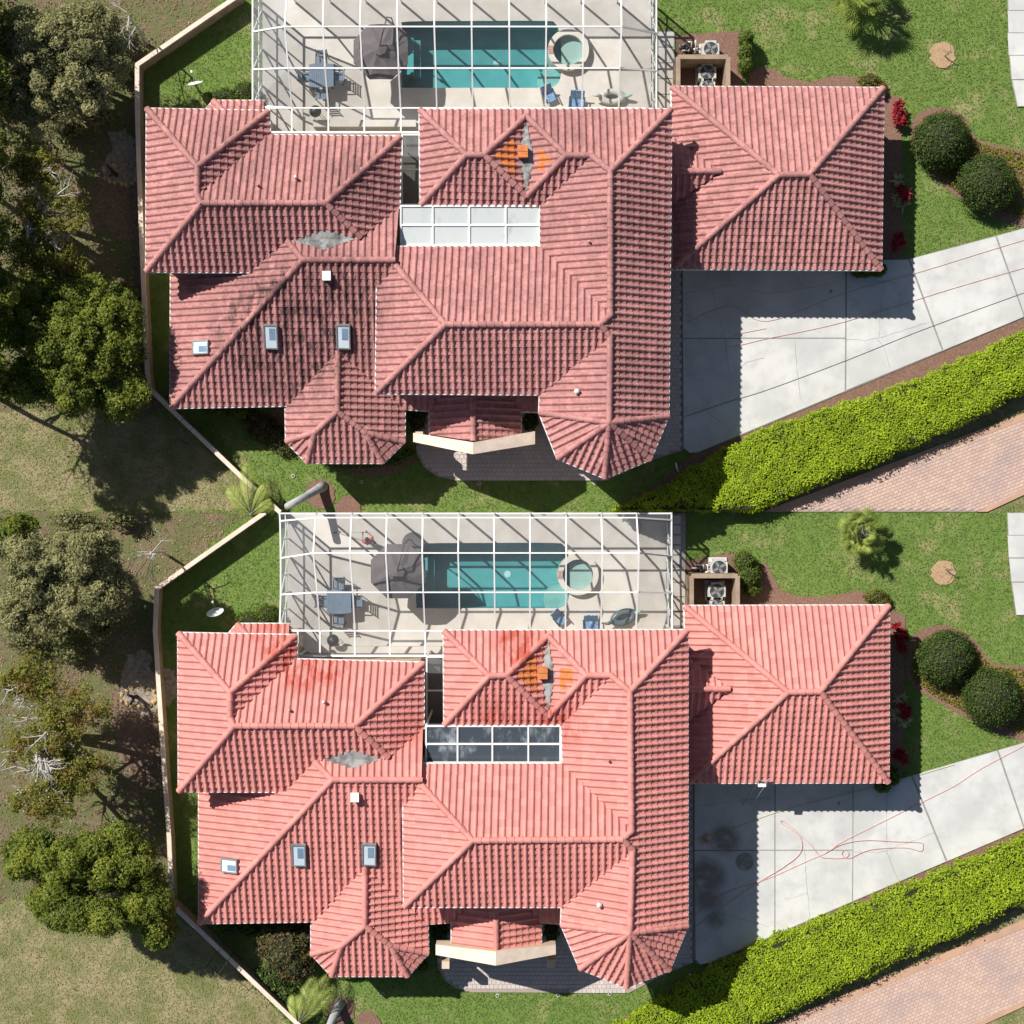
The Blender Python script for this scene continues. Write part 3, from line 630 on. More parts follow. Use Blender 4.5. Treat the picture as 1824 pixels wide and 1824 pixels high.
ORANGE = ([(885, 262, 915, 292), (878, 270, 918, 285), (955, 262, 975, 305), (958, 275, 985, 292), (900, 252, 916, 308)], [(918, 1175, 960, 1230), (900, 1190, 960, 1212), (990, 1184, 1015, 1235), (990, 1192, 1028, 1215)])
def tile_roof(p, V, faces, caps, eaves, house, nind=300):
    mk = 'roof%d' % p
    dk = MB()
    full = []; SV = []; ST = []; sv = []; sf = []; stt = []
    for fi, f in enumerate(faces):
        ks = f.split(); pts = [V[k] for k in ks]
        A = np.array([[q.x, q.y, 1] for q in pts]); co, *_ = np.linalg.lstsq(A, np.array([q.z for q in pts]), rcond=None)
        n = Vector((-co[0], -co[1], 1)).normalized()
        v = (Vector((0, 0, 1)) - n*n.z).normalized(); u = v.cross(n).normalized()
        pr = [Vector((q.x, q.y, co[0]*q.x+co[1]*q.y+co[2])) for q in pts]
        o = min(pr, key=lambda q: q.dot(v)); o = o.copy()
        uv = [((q-o).dot(u), (q-o).dot(v)) for q in pr]
        ar = sum(uv[i][0]*uv[(i+1) % len(uv)][1]-uv[(i+1) % len(uv)][0]*uv[i][1] for i in range(len(uv)))
        if ar < 0: uv = uv[::-1]
        tris = geometry.tessellate_polygon([[Vector((a, b, 0)) for a, b in uv]])
        T = []
        for t in tris:
            a, b, c = (uv[i] for i in t)
            if (b[0]-a[0])*(c[1]-a[1])-(b[1]-a[1])*(c[0]-a[0]) < 0: b, c = c, b
            T.append((a, b, c))
        dk.add([o+u*a+v*b-n*.02 for t in T for a, b in t], [(3*i, 3*i+1, 3*i+2) for i in range(len(T))])
        dk.add([o+u*a+v*b-n*.10 for t in T for a, b in t], [(3*i+2, 3*i+1, 3*i) for i in range(len(T))])
        u0 = min(a for a, b in uv); u1 = max(a for a, b in uv); v1 = max(b for a, b in uv)
        m = Matrix((u, v, n)).transposed(); mu = np.array(m)
        ph = random.random()*TW
        for j in range(int(v1/TE)+1):
            for i in range(-1, int((u1-u0)/TW)+2):
                tu = u0-ph+i*TW; tv = j*TE
                cx, cy = tu+TW/2, tv+TE/2
                dmin = min(seg_dist(cx, cy, uv[k], uv[(k+1) % len(uv)]) for k in range(len(uv)))
                ins = any(all((t[(k+1) % 3][0]-t[k][0])*(cy-t[k][1])-(t[(k+1) % 3][1]-t[k][1])*(cx-t[k][0]) >= -1e-9 for k in range(3)) for t in T)
                if not ins and dmin > .24: continue
                org = o+u*tu+v*tv
                if ins and dmin > .225:
                    pc = PX(o+u*cx+v*cy); area = n.dot((Vector((0, 0, CH))-org).normalized())/(Vector((0, 0, CH))-org).length**2
                    orange = any(x0 <= pc[0] <= x1 and y0 <= pc[1] <= y1 for x0, y0, x1, y1 in ORANGE[p]) and ks[0] in ('e3', 'e4')
                    full.append((area+(1 if orange else 0), org+n*random.uniform(0, .010), m @ Matrix.Rotation(random.gauss(0, .012), 3, 'Z'), orange)); continue
                pc = PX(o+u*cx+v*cy)
                tint = random.random()
                for q in TQ:
                    qq = [(a+tu, b+tv, h) for a, b, h in q]
                    for t in T:
                        r = qq
                        for k in range(3):
                            r = clip(r, t[k], t[(k+1) % 3])
                            if len(r) < 3: break
                        if len(r) >= 3:
                            b0 = len(sv); sv += [tuple(o+u*a+v*b+n*h) for a, b, h in r]; sf.append(tuple(range(b0, b0+len(r)))); stt.append(tint)
    roof = dk.build('roof', M['deck0'], house)
    full.sort(key=lambda t: -t[0])
    for area, org, m, orange in full[:nind]:
        o = bpy.data.objects.new('roof_tile', tile_mesh('orange' if orange else mk, random.randrange(6)))
        link(o, roof); o.matrix_basis = Matrix.Translation(org) @ m.to_4x4()
    rest = full[nind:]
    big = np.concatenate([TQA @ np.array(m).T + np.array(org) for _, org, m, _ in rest]) if rest else np.zeros((0, 3))
    tints = np.repeat(RNG.random(len(rest)), len(TQ))
    o = np_mesh('roof_tiles', big, 4, M[mk], roof, tints); o['kind'] = 'stuff'
    me = bpy.data.meshes.new('cut_roof_tiles'); me.from_pydata(sv, [], sf)
    at = me.attributes.new('tint', 'FLOAT', 'FACE'); at.data.foreach_set('value', np.array(stt, np.float32)); me.materials.append(M[mk])
    o = link(bpy.data.objects.new('cut_roof_tiles', me), roof); o['kind'] = 'stuff'
    for e in caps:
        a, b = (V[k] for k in e.split('-'))
        if a.z > b.z: a, b = b, a
        d = b-a; L = d.length; n = max(1, round(L/.345)); x = d/L
        y = Vector((0, 0, 1)).cross(x).normalized(); zz = x.cross(y); m = Matrix((x, y, zz)).transposed().to_4x4()
        for k in range(n):
            o = bpy.data.objects.new('ridge_tile', cap_mesh(mk, random.randrange(6))); link(o, roof)
            jit = Matrix.Rotation(random.uniform(-.02, .02), 4, 'Z') @ Matrix.Rotation(-.04, 4, 'Y')
            o.matrix_basis = Matrix.Translation(a+x*(L*k/n)+Vector((0, 0, .035))) @ m @ jit
            s = L/n/.345
            if s < .93 or s > 1.07: o.matrix_basis = o.matrix_basis @ Matrix.Diagonal((s, 1, 1, 1))
    for e in eaves:
        a, b = (V[k].copy() for k in e.split('-')); ek = e.split('-')
        fc = [f.split() for f in faces if ek[0] in f.split() and ek[1] in f.split()]
        if fc:
            cen = sum((V[k] for k in fc[0]), Vector())/len(fc[0]); nn = Vector(((b-a).y, -(b-a).x, 0)).normalized()
            if nn.dot((a+b)/2-cen) < 0: nn = -nn
            a += nn*.036; b += nn*.036; xx = (b-a).normalized()*.04; a -= xx; b += xx
        fz = Vector((0, 0, -.085+random.uniform(-.006, .006))); MB().beam(a+fz, b+fz, .05+random.uniform(-.003, .003), .17).build('fascia', M['white'], house)
    return roof

def rect(x0, y0, x1, y1): return [(x0, y0), (x1, y0), (x1, y1), (x0, y1)]
T2 = [((262,194),(318,1128)), ((1195,195),(1224,1123)), ((304,726),(355,1644)), ((1077,851),(1116,1758)), ((793,578),(842,1497)), ((352,297),(410,1233)), ((1190,741),(1224,1649)), ((748,196),(791,1124))]
_A = np.array([[a[0][0], a[0][1], 1] for a in T2]); AX = np.linalg.lstsq(_A, np.array([a[1][0] for a in T2]), rcond=None)[0]; AY = np.linalg.lstsq(_A, np.array([a[1][1] for a in T2]), rcond=None)[0]
def TM(p, x, y):                              # pixel of the upper view carried over to the lower view
    if p == 0: return (x, y)
    return (AX[0]*x+AX[1]*y+AX[2], AY[0]*x+AY[1]*y+AY[2])
WALLS = [(rect(278, 212, 464, 466), 4.1), (rect(466, 258, 696, 428), 4.1), (rect(322, 486, 664, 708), 2.7), (rect(688, 456, 1076, 684), 4.6), (rect(764, 212, 1004, 350), 4.5),
         ([(984, 212), (1180, 212), (1176, 735), (1146, 802), (1077, 832), (1006, 804), (978, 730), (978, 455), (984, 380)], 4.5), ([(524, 716), (524, 780), (553, 808), (676, 808), (704, 780), (704, 700), (524, 700)], 2.7), (rect(700, 686, 950, 716), 2.9), (rect(398, 192, 470, 230), 2.75)]
CAGE_Z = (2.9, 3.9, 4.5, 3.9)
for p in (0, 1):
    st = ('dull weathered', 'clean bright coral')[p]
    V = solve(p, FACES_H)
    house = thing('house', ('sprawling house with dull pink tile roof streaked with dark stains', 'sprawling house with freshly washed bright coral tile roof')[p], 'house', P(*TM(p, 780, 500)))
    for pts, z in WALLS:
        z = ZT(z)-.05+random.uniform(-.02, .02); w = [tuple(P(*TM(p, x, y), z)[:2]) for x, y in pts]; EXCL.append(w)
        MB().prism(w, 0, z).build('wall', M['stucco'], house)
    roof = tile_roof(p, V, FACES_H, CAPS_H, EAVES_H, house, 300)
    # mortar saddles in the two blind valleys
    mb = MB(); L, T_, Rr, B_ = V['dl'], V['dt'], V['dr'], V['db']; c = (L+Rr)/2+Vector((0, 0, .10)); cl = L.lerp(c, .55)+Vector((0, .05, .03)); cr = Rr.lerp(c, .5)+Vector((0, -.05, .02))
    up = Vector((0, 0, .045)); q = [L+up, cl+up, c+up, cr+up, Rr+up, T_+up, B_+up]
    mb.add(q, [(0, 1, 5), (1, 2, 5), (2, 3, 5), (3, 4, 5), (0, 6, 1), (1, 6, 2), (2, 6, 3), (3, 6, 4)]); tag(mb.build('mortar_saddle', M['cement'], house), 'grey mortar saddle closing a roof valley', None)
    mb = MB(); N_, S_, Lm, Rm = V['tN'], V['tS'], V['mL'], V['mR']; c = (Lm+Rm)/2+Vector((0, 0, .06)); q = [N_+up, Lm+up, S_+up, Rm+up, c+up, N_.lerp(c, .5)+Vector((.1, 0, .07)), S_.lerp(c, .5)+Vector((.1, 0, .07))]
    mb.add(q, [(0, 1, 5), (5, 1, 4), (4, 1, 6), (6, 1, 2), (0, 5, 3), (5, 4, 3), (4, 6, 3), (6, 2, 3)]); tag(mb.build('mortar_saddle', M['cement'], house), 'narrow grey mortar saddle between orange tiles', None)
    c = P(*((931, 271), (966, 1198))[p], ZT(4.95)); mb = MB().box(c+Vector((0, 0, -.08)), (.36, .50, .42)); st_ = mb.build('vent_stack', M['orange'], house)
    mb = MB(); mb.box(c+Vector((0, .13, .17)), (.44, .26, .06)); mb.box(c+Vector((0, -.14, .17)), (.44, .24, .06)); mb.build('cap_tile', M['orange'], st_)
    # porch gable with its thick sloped coping
    pw = ([(736, 771), (843, 788), (953, 768), (736, 787), (842, 809), (953, 791)], [(776, 1683), (883, 1695), (990, 1684), (776, 1701), (883, 1720), (990, 1700)])[p]
    zz = (3.2, 4.25, 3.2, 3.2, 4.25, 3.2); q = [P(*a, z) for a, z in zip(pw, zz)]
    for i, j in ((0, 1), (1, 2)):
        mb = MB(); a, b, c, d = q[i], q[j], q[j+3], q[i+3]; dn = Vector((0, 0, .14))
        mb.add([a, b, c, d, a-dn, b-dn, c-dn, d-dn], [(0, 3, 2, 1), (4, 5, 6, 7), (0, 1, 5, 4), (3, 7, 6, 2), (0, 4, 7, 3), (1, 2, 6, 5)]); mb.build('gable_coping', M['coping'], house)
        mb = MB(); sh = .12; a2, b2, c2, d2 = a.lerp(d, sh), b.lerp(c, sh), c.lerp(b, sh), d.lerp(a, sh)
        pts = [a2-dn, b2-dn, c2-dn, d2-dn]; lo = [Vector((t.x, t.y, 2.3)) for t in pts]
        mb.add(pts+lo, [(0, 1, 2, 3), (4, 7, 6, 5), (0, 4, 5, 1), (2, 6, 7, 3), (0, 3, 7, 4), (1, 5, 6, 2)]); mb.build('gable_wall', M['stucco'], house)
    for x, y in ((752, 780), (938, 780)):
        c = P(*((x, y), TM(1, x, y))[p]); MB().box(c+Vector((0, 0, 1.16)), (.34, .34, 2.3)).build('porch_column', M['stucco'], house)
    # skylights, vents
    def on_plane(x, y, ks):
        A = np.array([[V[k].x, V[k].y, 1] for k in ks]); co, *_ = np.linalg.lstsq(A, np.array([V[k].z for k in ks]), rcond=None)
        z = 4.0
        for _ in range(6):
            q = P(x, y, z); z = float(co[0]*q.x+co[1]*q.y+co[2])
        n = Vector((-co[0], -co[1], 1)).normalized(); v = (Vector((0, 0, 1))-n*n.z).normalized(); u = v.cross(n)
        return P(x, y, z), Matrix((u, v, n)).transposed()
    SB, WB = ['b4', 'b2', 'b3'], ['b4', 'b2', 'b5']
    for (x, y, ks, a, b) in (((361, 619), (483, 598), (612, 598)), ((412, 1541), (533, 1520), (658, 1519)))[p] and [(*((361, 619), (412, 1541))[p], WB, .62, .86), (*((483, 598), (533, 1520))[p], SB, .62, 1.10), (*((612, 598), (658, 1519))[p], SB, .62, 1.10)]:
        c, m = on_plane(x, y, ks); n = m.col[2]
        sk = MB()
        for sx, sy, dx, dy in ((0, b/2-.03, a, .06), (0, -b/2+.03, a, .06), (a/2-.03, 0, .06, b-.12), (-a/2+.03, 0, .06, b-.12)):
            sk.box(c+m @ Vector((sx, sy, .10)), (dx, dy, .22), mat=m)
        fr = sk.build('skylight', M['grey_metal'], house)
        MB().box(c+m @ Vector((0, 0, .13)), (a-.12, b-.12, .10), mat=m).build('pane', M['glass'], fr)
        MB().box(c+m @ Vector((.08, .13, .185)), (a*.42, b*.48, .012), mat=m).build('inner_glass', M['glassblue'], fr)
    for (x, y, ks, mat, r, h) in ((*((528, 318), (578, 1249))[p], ['a6', 'a8', 'a7'], 'whitepipe', .06, .28), (*((461, 332), (517, 1264))[p], ['a6', 'a8', 'a7'], 'brickred', .05, .22),
                              (*((1049, 432), (1083, 1354))[p], ['dN', 'r1', 'c7'], 'brickred', .05, .22), (*((1027, 698), (1067, 1610))[p], ['c6', 'r2', 'dS'], 'whitepipe', .10, .22)):
        c, m = on_plane(x, y, ks); MB().lathe(c, [(r, -.05), (r, h), (r*1.25, h), (r*1.1, h+.06), (.01, h+.09)], 14).build('vent_pipe', M[mat], house, True)
    c, m = on_plane(*((583, 493), (633, 1418))[p], SB); vt = MB(); vt.box(c+Vector((0, 0, .12)), (.30, .34, .30)); vt.box(c+Vector((0, 0, .29)), (.36, .40, .05)); vt.build('roof_vent', M['white'], house)
    # garage
    VG = solve(p, FACES_G)
    gar = thing('garage', ('square garage wing with dull pink hipped tile roof beside the driveway', 'square garage wing with clean coral hipped tile roof beside the driveway')[p], 'garage', P(*TM(p, 1385, 318)))
    gj = [VG[k] for k in ('j1', 'j2', 'j3', 'j4')]; cen = sum(gj, Vector())/4; w = [tuple((q+(cen-q).normalized()*.62)[:2]) for q in gj]; EXCL.append(w)
    MB().prism(w, 0, 2.72).build('wall', M['stucco'], gar)
    jw = [VG['q1'], VG['q5'], VG['q6']]; x0 = VG['q1'].x; y0, y1 = VG['q6'].y+.4, VG['q5'].y-.4
    MB().prism([(x0-.3, y0), (x0+1.0, y0), (x0+1.0, y1), (x0-.3, y1)], 0, 2.7).build('link_wall', M['stucco'], gar)
    tile_roof(p, VG, FACES_G, CAPS_G, EAVES_G, gar, 300)
    # translucent panel roof over the courtyard, and the screened strip beside it
    at = thing('courtyard_roof', ('milky white-framed panel roof with painted sky reflection over the courtyard', 'dark panel roof with white frame over the courtyard')[p] + BY[p].replace('by the', 'of the'), 'panel roof', P(*TM(p, 838, 400)))
    X = ((714, 771, 836, 901, 962), (759, 815, 877, 941, 998))[p]; Y = ((367, 401, 437), (1293, 1325, 1358))[p]; Z = (ZT(4.55), ZT(4.42), ZT(4.30))
    N = [[P(x, y, z) for x in X] for y, z in zip(Y, Z)]
    for r in range(3):
        for k in range(4): MB().beam(N[r][k], N[r][k+1], .085, .09).build('frame_bar', M['white'], at)
    for k in range(5):
        for r in range(2): MB().beam(N[r][k]+Vector((0, 0, .004)), N[r+1][k]+Vector((0, 0, .004)), .075, .085).build('frame_bar', M['white'], at)
    for r in range(2):
        for k in range(4):
            mb = MB(); q = [N[r][k], N[r][k+1], N[r+1][k+1], N[r+1][k]]; dn = Vector((0, 0, .02))
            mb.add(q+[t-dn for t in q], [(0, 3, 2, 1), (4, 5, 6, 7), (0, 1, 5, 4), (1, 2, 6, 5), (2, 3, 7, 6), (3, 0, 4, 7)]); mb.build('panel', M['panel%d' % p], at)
    for (r, k) in ((0, 0), (0, 4), (2, 0), (2, 4)): MB().beam(N[r][k], Vector((N[r][k].x, N[r][k].y, 0)), .09).build('post', M['white'], at)
    sx = ((716, 747), (760, 790))[p]; sy = ((240, 302, 364), (1170, 1230, 1290))[p]
    ss = thing('side_passage_screen', 'narrow dark screened passage roof with white bars' + BY[p].replace('by the', 'of the'), 'screen roof', P(*TM(p, 731, 302)))
    NN = [[P(x, y, 3.4) for x in sx] for y in sy]
    for r in range(3): MB().beam(NN[r][0], NN[r][1], .07).build('frame_bar', M['white'], ss)
    for k in (0, 1):
        MB().beam(NN[0][k]+Vector((0, 0, .004)), NN[2][k]+Vector((0, 0, .004)), .07, .068).build('frame_bar', M['white'], ss)
        for r in (0, 2): MB().beam(NN[r][k], Vector((NN[r][k].x, NN[r][k].y, 0)), .07).build('post', M['white'], ss)
    for r in range(2):
        mb = MB(); q = [NN[r][0], NN[r][1], NN[r+1][1], NN[r+1][0]]; mb.add(q, [(0, 3, 2, 1)]); mb.build('screen_panel', M['sidescreen'], ss)
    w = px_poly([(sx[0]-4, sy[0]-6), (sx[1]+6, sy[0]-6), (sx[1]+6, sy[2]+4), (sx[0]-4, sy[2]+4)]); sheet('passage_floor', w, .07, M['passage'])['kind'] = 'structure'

# ------------------------------------------------------------------ pool enclosures
CX = ([[520, 513.5, 507, 512], [585, 579, 575, 577], [650, 645, 641, 643], [713.5, 710, 707, 708], [778, 776, 773.5, 774], [842, 841, 840, 840], [908, 907.5, 907, 907], [971.5, 972, 973, 973], [1036.5, 1038, 1039, 1039], [1102, 1104, 1107, 1106]],
      [[570, 565, 558, 562], [632, 628.5, 623, 626], [694, 691, 687, 689], [757, 754, 752, 753], [818.5, 818, 816, 817], [881.5, 881, 880, 880], [944, 944, 944, 944], [1007, 1008, 1008.5, 1008], [1070, 1072, 1073, 1071], [1132.5, 1136, 1138, 1134]])
CY = ([192.5, 121.5, 47.5, -22], [1123.5, 1055, 985, 922]); 
LE = ([(450, 188), (450, 124), (450, 57), (450, -14), (450, -30)], [(498, 1122), (500, 1059), (500, 994), (499, 928), (498, 914.5)])
RE = ([(1169, 194), (1169, 126), (1169, 59), (1169, -12), (1169, -30)], [(1197, 1121), (1197, 1056), (1196, 991), (1196, 926), (1196, 914.5)])
LOW = ([480, 520, 585, 649, 714, 747], [530.5, 570, 632, 694.5, 757.5, 790]); LY = (236, 1168)
for p in (0, 1):
    cg = thing('pool_enclosure', 'white-framed screen enclosure over the pool' + BY[p], 'pool cage', P(*((810, 100), (850, 1030))[p]))
    nodes = [[P(CX[p][c][r], CY[p][r], CAGE_Z[r]) for r in range(4)] for c in range(10)]
    le = [P(*q, 2.6) for q in LE[p]]; re = [P(*q, 2.6) for q in RE[p]]
    ny = LE[p][4][1]; ne = [P(CX[p][c][3], ny, 2.6) for c in range(10)]
    def bar(a, b, w=.066, nm='beam'): MB().beam(a, b, w, w*1.15).build(nm, M['white'], cg)
    def scr(q, mat=None): MB().add(q, [tuple(range(len(q)))]).build('screen_panel', M[mat or 'screen%d' % p], cg)
    for c in range(10):
        for r in range(3): bar(nodes[c][r], nodes[c][r+1])
        bar(nodes[c][3], ne[c]); bar(ne[c], Vector((ne[c].x, ne[c].y, .06)), .07, 'post')
    for r in range(4):
        for c in range(9): bar(nodes[c][r], nodes[c+1][r], .06)
        bar(le[r], nodes[0][r], .07); bar(nodes[9][r], re[r], .07)
    for c in range(9):
        bar(ne[c], ne[c+1])
        for r in range(3): scr([nodes[c][r], nodes[c+1][r], nodes[c+1][r+1], nodes[c][r+1]])
        scr([nodes[c][3], nodes[c+1][3], ne[c+1], ne[c]])
        g0 = [Vector((t.x, t.y, .06)) for t in (ne[c], ne[c+1])]; scr([ne[c], ne[c+1], g0[1], g0[0]], 'sidescreen')
    bar(le[4], ne[0]); bar(ne[9], re[4])
    for sd, E in ((0, le), (9, re)):
        for r in range(4):
            bar(E[r], E[r+1]); a, b = E[r], E[r+1]
            ga, gb = Vector((a.x, a.y, .06)), Vector((b.x, b.y, .06))
            bar(a, ga, .07, 'post')
            if r < 3:
                bar(ga.lerp(a, .98), gb.lerp(b, .05), .05, 'brace')
                scr([E[r], E[r+1], nodes[sd][r+1], nodes[sd][r]], 'sidescreen')
                mm = ga.lerp(gb, .5); bar(mm, Vector((mm.x, mm.y, 2.6)), .05, 'post')
            scr([a, b, gb, ga], 'sidescreen')
            bar(ga.lerp(a, .36), gb.lerp(b, .36), .05, 'rail')
        bar(E[4], Vector((E[4].x, E[4].y, .06)), .07, 'post'); scr([E[3], E[4], ne[sd], nodes[sd][3]])
    lo = [P(x, LY[p], 2.85) for x in LOW[p]]; up_ = [P(x, CY[p][0], 2.9) for x in LOW[p]]
    for k in range(5):
        bar(lo[k], lo[k+1], .09); scr([lo[k], lo[k+1], up_[k+1], up_[k]])
    bar(up_[0], nodes[0][0], .07); bar(up_[0], le[0], .08)
    for k in range(6):
        bar(lo[k], up_[k], .07)
        if k in (0, 5): bar(lo[k], Vector((lo[k].x, lo[k].y, .06)), .08, 'post')
    # patio table, chairs, parasol, loungers, float, grill, ledge
    c = P(*((576, 143), (607, 1070))[p]) + Vector((0, 0, .06))
    tb = thing('patio_table', 'square blue-grey slatted patio table under the screen' + BY[p], 'table', c)
    for k in range(13): MB().box(c+Vector((-.52+.0867*k, 0, .72)), (.078, 1.12-.05*abs(k-6)**2/18, .03)).build('slat', M['bluegrey'], tb)
    MB().box(c+Vector((0, 0, .685)), (1.1, .9, .04)).build('apron', M['bluegrey'], tb)
    for sx in (-1, 1):
        for sy in (-1, 1): MB().box(c+Vector((.45*sx, .40*sy, .333)), (.05, .05, .666)).build('leg', M['dark_metal'], tb)
    for k, (dx, dy, rz, lb) in enumerate(((-.82, 0, 90, 'on the far side from the pool'), (.82, 0, -90, 'between table and pool'), (0, .78, 0, 'on the side away from the house'), (0, -.78, 180, 'on the side towards the house'))):
        cc = c+Vector((dx*(.9 if k < 2 else 1), dy, 0)); m = Matrix.Rotation(R(rz), 3, 'Z')
        ch = thing('patio_chair', 'blue-grey slatted patio chair %s, %s' % (lb, ('stained-roof house', 'clean-roof house')[p]), 'chair', cc, 'patio chairs round the slatted tables')
        for i in range(6): MB().box(cc+m @ Vector((-.2+.08*i, 0, .43)), (.07, .46, .025), mat=m).build('seat_slat', M['bluegrey'], ch)
        for i in range(4): MB().box(cc+m @ Vector((0, .24+.03*i, .55+.1*i)), (.46, .025, .07), mat=m).build('back_slat', M['bluegrey'], ch)
        for sx in (-1, 1):
            MB().box(cc+m @ Vector((.25*sx, -.2, .33)), (.035, .035, .66), mat=m).build('leg', M['dark_metal'], ch)
            MB().beam(cc+m @ Vector((.25*sx, .2, 0)), cc+m @ Vector((.25*sx, .36, .9)), .035).build('leg', M['dark_metal'], ch)
            MB().box(cc+m @ Vector((.25*sx, .02, .665)), (.05, .46, .025), mat=m).build('armrest', M['dark_metal'], ch)
    c = P(*((677, 88), (708, 1018))[p], 2.45); um = thing('parasol', 'large taupe octagonal cantilever parasol at the pool edge' + BY[p], 'parasol', Vector((c.x+.55, c.y+1.25, .06)))
    oct_ = [c+Vector((1.32*math.cos(math.pi/8+k*math.pi/4), 1.32*math.sin(math.pi/8+k*math.pi/4), -.32)) for k in range(8)]
    mids = [(oct_[k]+oct_[(k+1) % 8])/2+Vector((0, 0, .06)) for k in range(8)]
    apex = c+Vector((0, 0, .28)); can = MB()
    for k in range(8):
        a, b, mdl = oct_[k], oct_[(k+1) % 8], mids[k]; inr = [apex.lerp(t, .55)+Vector((0, 0, .03)) for t in (a, b)]
        mi = apex.lerp(mdl, .55)-Vector((0, 0, .045))
        can.add([apex, inr[0], mi, inr[1], a, mdl, b], [(0, 1, 2), (0, 2, 3), (1, 4, 5, 2), (2, 5, 6, 3)])
        can.add([a, mdl, b, b-Vector((0, 0, .13)), mdl-Vector((0, 0, .13)), a-Vector((0, 0, .13))], [(0, 5, 4, 1), (1, 4, 3, 2)])
    cn = can.build('canopy', M['umbrella'], um)
    vtp = MB(); vtp.lathe(apex, [(.34, -.04), (.02, .07)], 8); vtp.build('vent_cap', M['umbrella'], cn)
    for k in range(8): MB().beam(apex-Vector((0, 0, .05)), oct_[k]-Vector((0, 0, .03)), .022).build('rib', M['dark_metal'], um)
    bs = Vector((c.x+.55, c.y+1.22, .06))
    MB().lathe(bs, [(.52, 0), (.52, .07), (.46, .09), (.01, .095)], 20).build('base', M['umbrella'], um)
    MB().tube([bs+Vector((0, 0, .08)), bs+Vector((.02, .12, 1.2)), bs+Vector((-.05, .22, 2.3)), bs+Vector((-.2, .05, 2.95)), apex+Vector((.15, .45, .38)), apex+Vector((0, 0, .02))], .028, 8).build('curved_arm', M['dark_metal'], um)
    MB().box(bs+Vector((-.02, .16, 1.25)), (.09, .09, .16)).build('crank', M['dark_metal'], um)
    for i, (x, y, rz) in enumerate((((979, 175, 25), (1027, 187, -4)), ((998, 1102, 40), (1052, 1113, 2)))[p]):
        cc = P(x, y)+Vector((0, 0, .06)); m = Matrix.Rotation(R(rz), 3, 'Z')
        lc = thing('sling_chair', ('small blue patterned low beach chair turned askew on the deck', 'larger blue patterned low beach chair set square to the house wall')[i] + ('', '')[p] + ', ' + ('stained-roof house', 'clean-roof house')[p], 'beach chair', cc, 'blue beach chairs on the pool decks')
        s = (.9, 1.25)[i]
        MB().box(cc+m @ Vector((0, 0, .22)), (.52*s, .5, .05), mat=m).build('seat', M['blue'], lc)
        mr = m @ Matrix.Rotation(R(-60), 3, 'X'); MB().box(cc+m @ Vector((0, .34, .42)), (.52*s, .05, .5), mat=m @ Matrix.Rotation(R(-35), 3, 'X')).build('back', M['blue'], lc)
        for sx in (-1, 1):
            MB().box(cc+m @ Vector((.28*s*sx, 0, .34)), (.05, .55, .035), mat=m).build('armrest', M['navy'], lc)
            MB().tube([cc+m @ Vector((.26*s*sx, -.24, 0)), cc+m @ Vector((.26*s*sx, -.24, .33))], .014).build('leg', M['alu'], lc)
            MB().tube([cc+m @ Vector((.26*s*sx, .26, 0)), cc+m @ Vector((.26*s*sx, .24, .33))], .014).build('leg', M['alu'], lc)
    cc = P(*((1090, 175), (1110, 1099))[p])+Vector((0, 0, .06)); rz = (0, 20)[p]; m = Matrix.Rotation(R(rz), 3, 'Z')
    fl = thing('inflatable_ring', ('pale inflatable bird-shaped pool ring on the deck', 'dark inflatable bird-shaped pool ring on the deck')[p] + BY[p], 'pool float', cc)
    tor = MB(); vs = []; fs = []
    for i in range(28):
        a = 2*math.pi*i/28
        for j in range(10):
            b = 2*math.pi*j/10; rr = 1+.0*math.cos(a)
            vs.append(cc+m @ Vector(((.46+.19*math.cos(b))*math.cos(a), (.24+.15*math.cos(b))*math.sin(a), .16+.16*math.sin(b))))
    for i in range(28):
        for j in range(10): fs.append((i*10+j, ((i+1) % 28)*10+j, ((i+1) % 28)*10+(j+1) % 10, i*10+(j+1) % 10))
    tor.add(vs, fs).build('ring', M[('float', 'floatdark')[p]], fl, True)
    hd = MB().tube([cc+m @ Vector(t) for t in ((-.55, 0, .24), (-.66, 0, .42), (-.78, 0, .46), (-.92, 0, .42))], [.10, .085, .08, .03], 10); hd.build('head', M[('float', 'floatdark')[p]], fl, True)
    MB().tube([cc+m @ Vector((.58, 0, .25)), cc+m @ Vector((.80, .02, .34)), cc+m @ Vector((.92, .03, .36))], [.09, .07, .02], 8).build('tail', M['mint'], fl, True)
    # barbecue and wall ledge in the alcove
    cc = P(*((566, 207), (597, 1138))[p])+Vector((0, 0, .06)); gr = thing('barbecue', 'black kettle barbecue on legs in the alcove' + BY[p], 'barbecue', cc)
    MB().lathe(cc+Vector((0, 0, .62)), [(.05, -.02), (.22, .05), (.28, .18), (.27, .22), (.2, .34), (.03, .39)], 18).build('kettle', M['grillblack'], gr, True)
    for k in range(3): MB().tube([cc+Vector((.25*math.cos(k*2.1), .25*math.sin(k*2.1), 0)), cc+Vector((.1*math.cos(k*2.1), .1*math.sin(k*2.1), .68))], .013).build('leg', M['alu'], gr)
    MB().tube([cc+Vector((-.06, 0, 1.0)), cc+Vector((0, 0, 1.05)), cc+Vector((.06, 0, 1.0))], .012).build('handle', M['alu'], gr)
    MB().box(cc+Vector((-.42, 0, .62)), (.3, .38, .03)).build('side_shelf', M['acwhite'], gr)
    xs = ((560, 742), (592, 786))[p]; yy = ((218, 230), (1150, 1162))[p]; lg = MB(); a = P(xs[0], yy[0]); b = P(xs[1], yy[1])
    lg.box(((a.x+b.x)/2, (a.y+b.y)/2, .26), (b.x-a.x, a.y-b.y, .40)); tag(lg.build('wall_ledge', M['pooldeck']), 'low beige masonry ledge along the alcove wall' + BY[p], 'ledge')

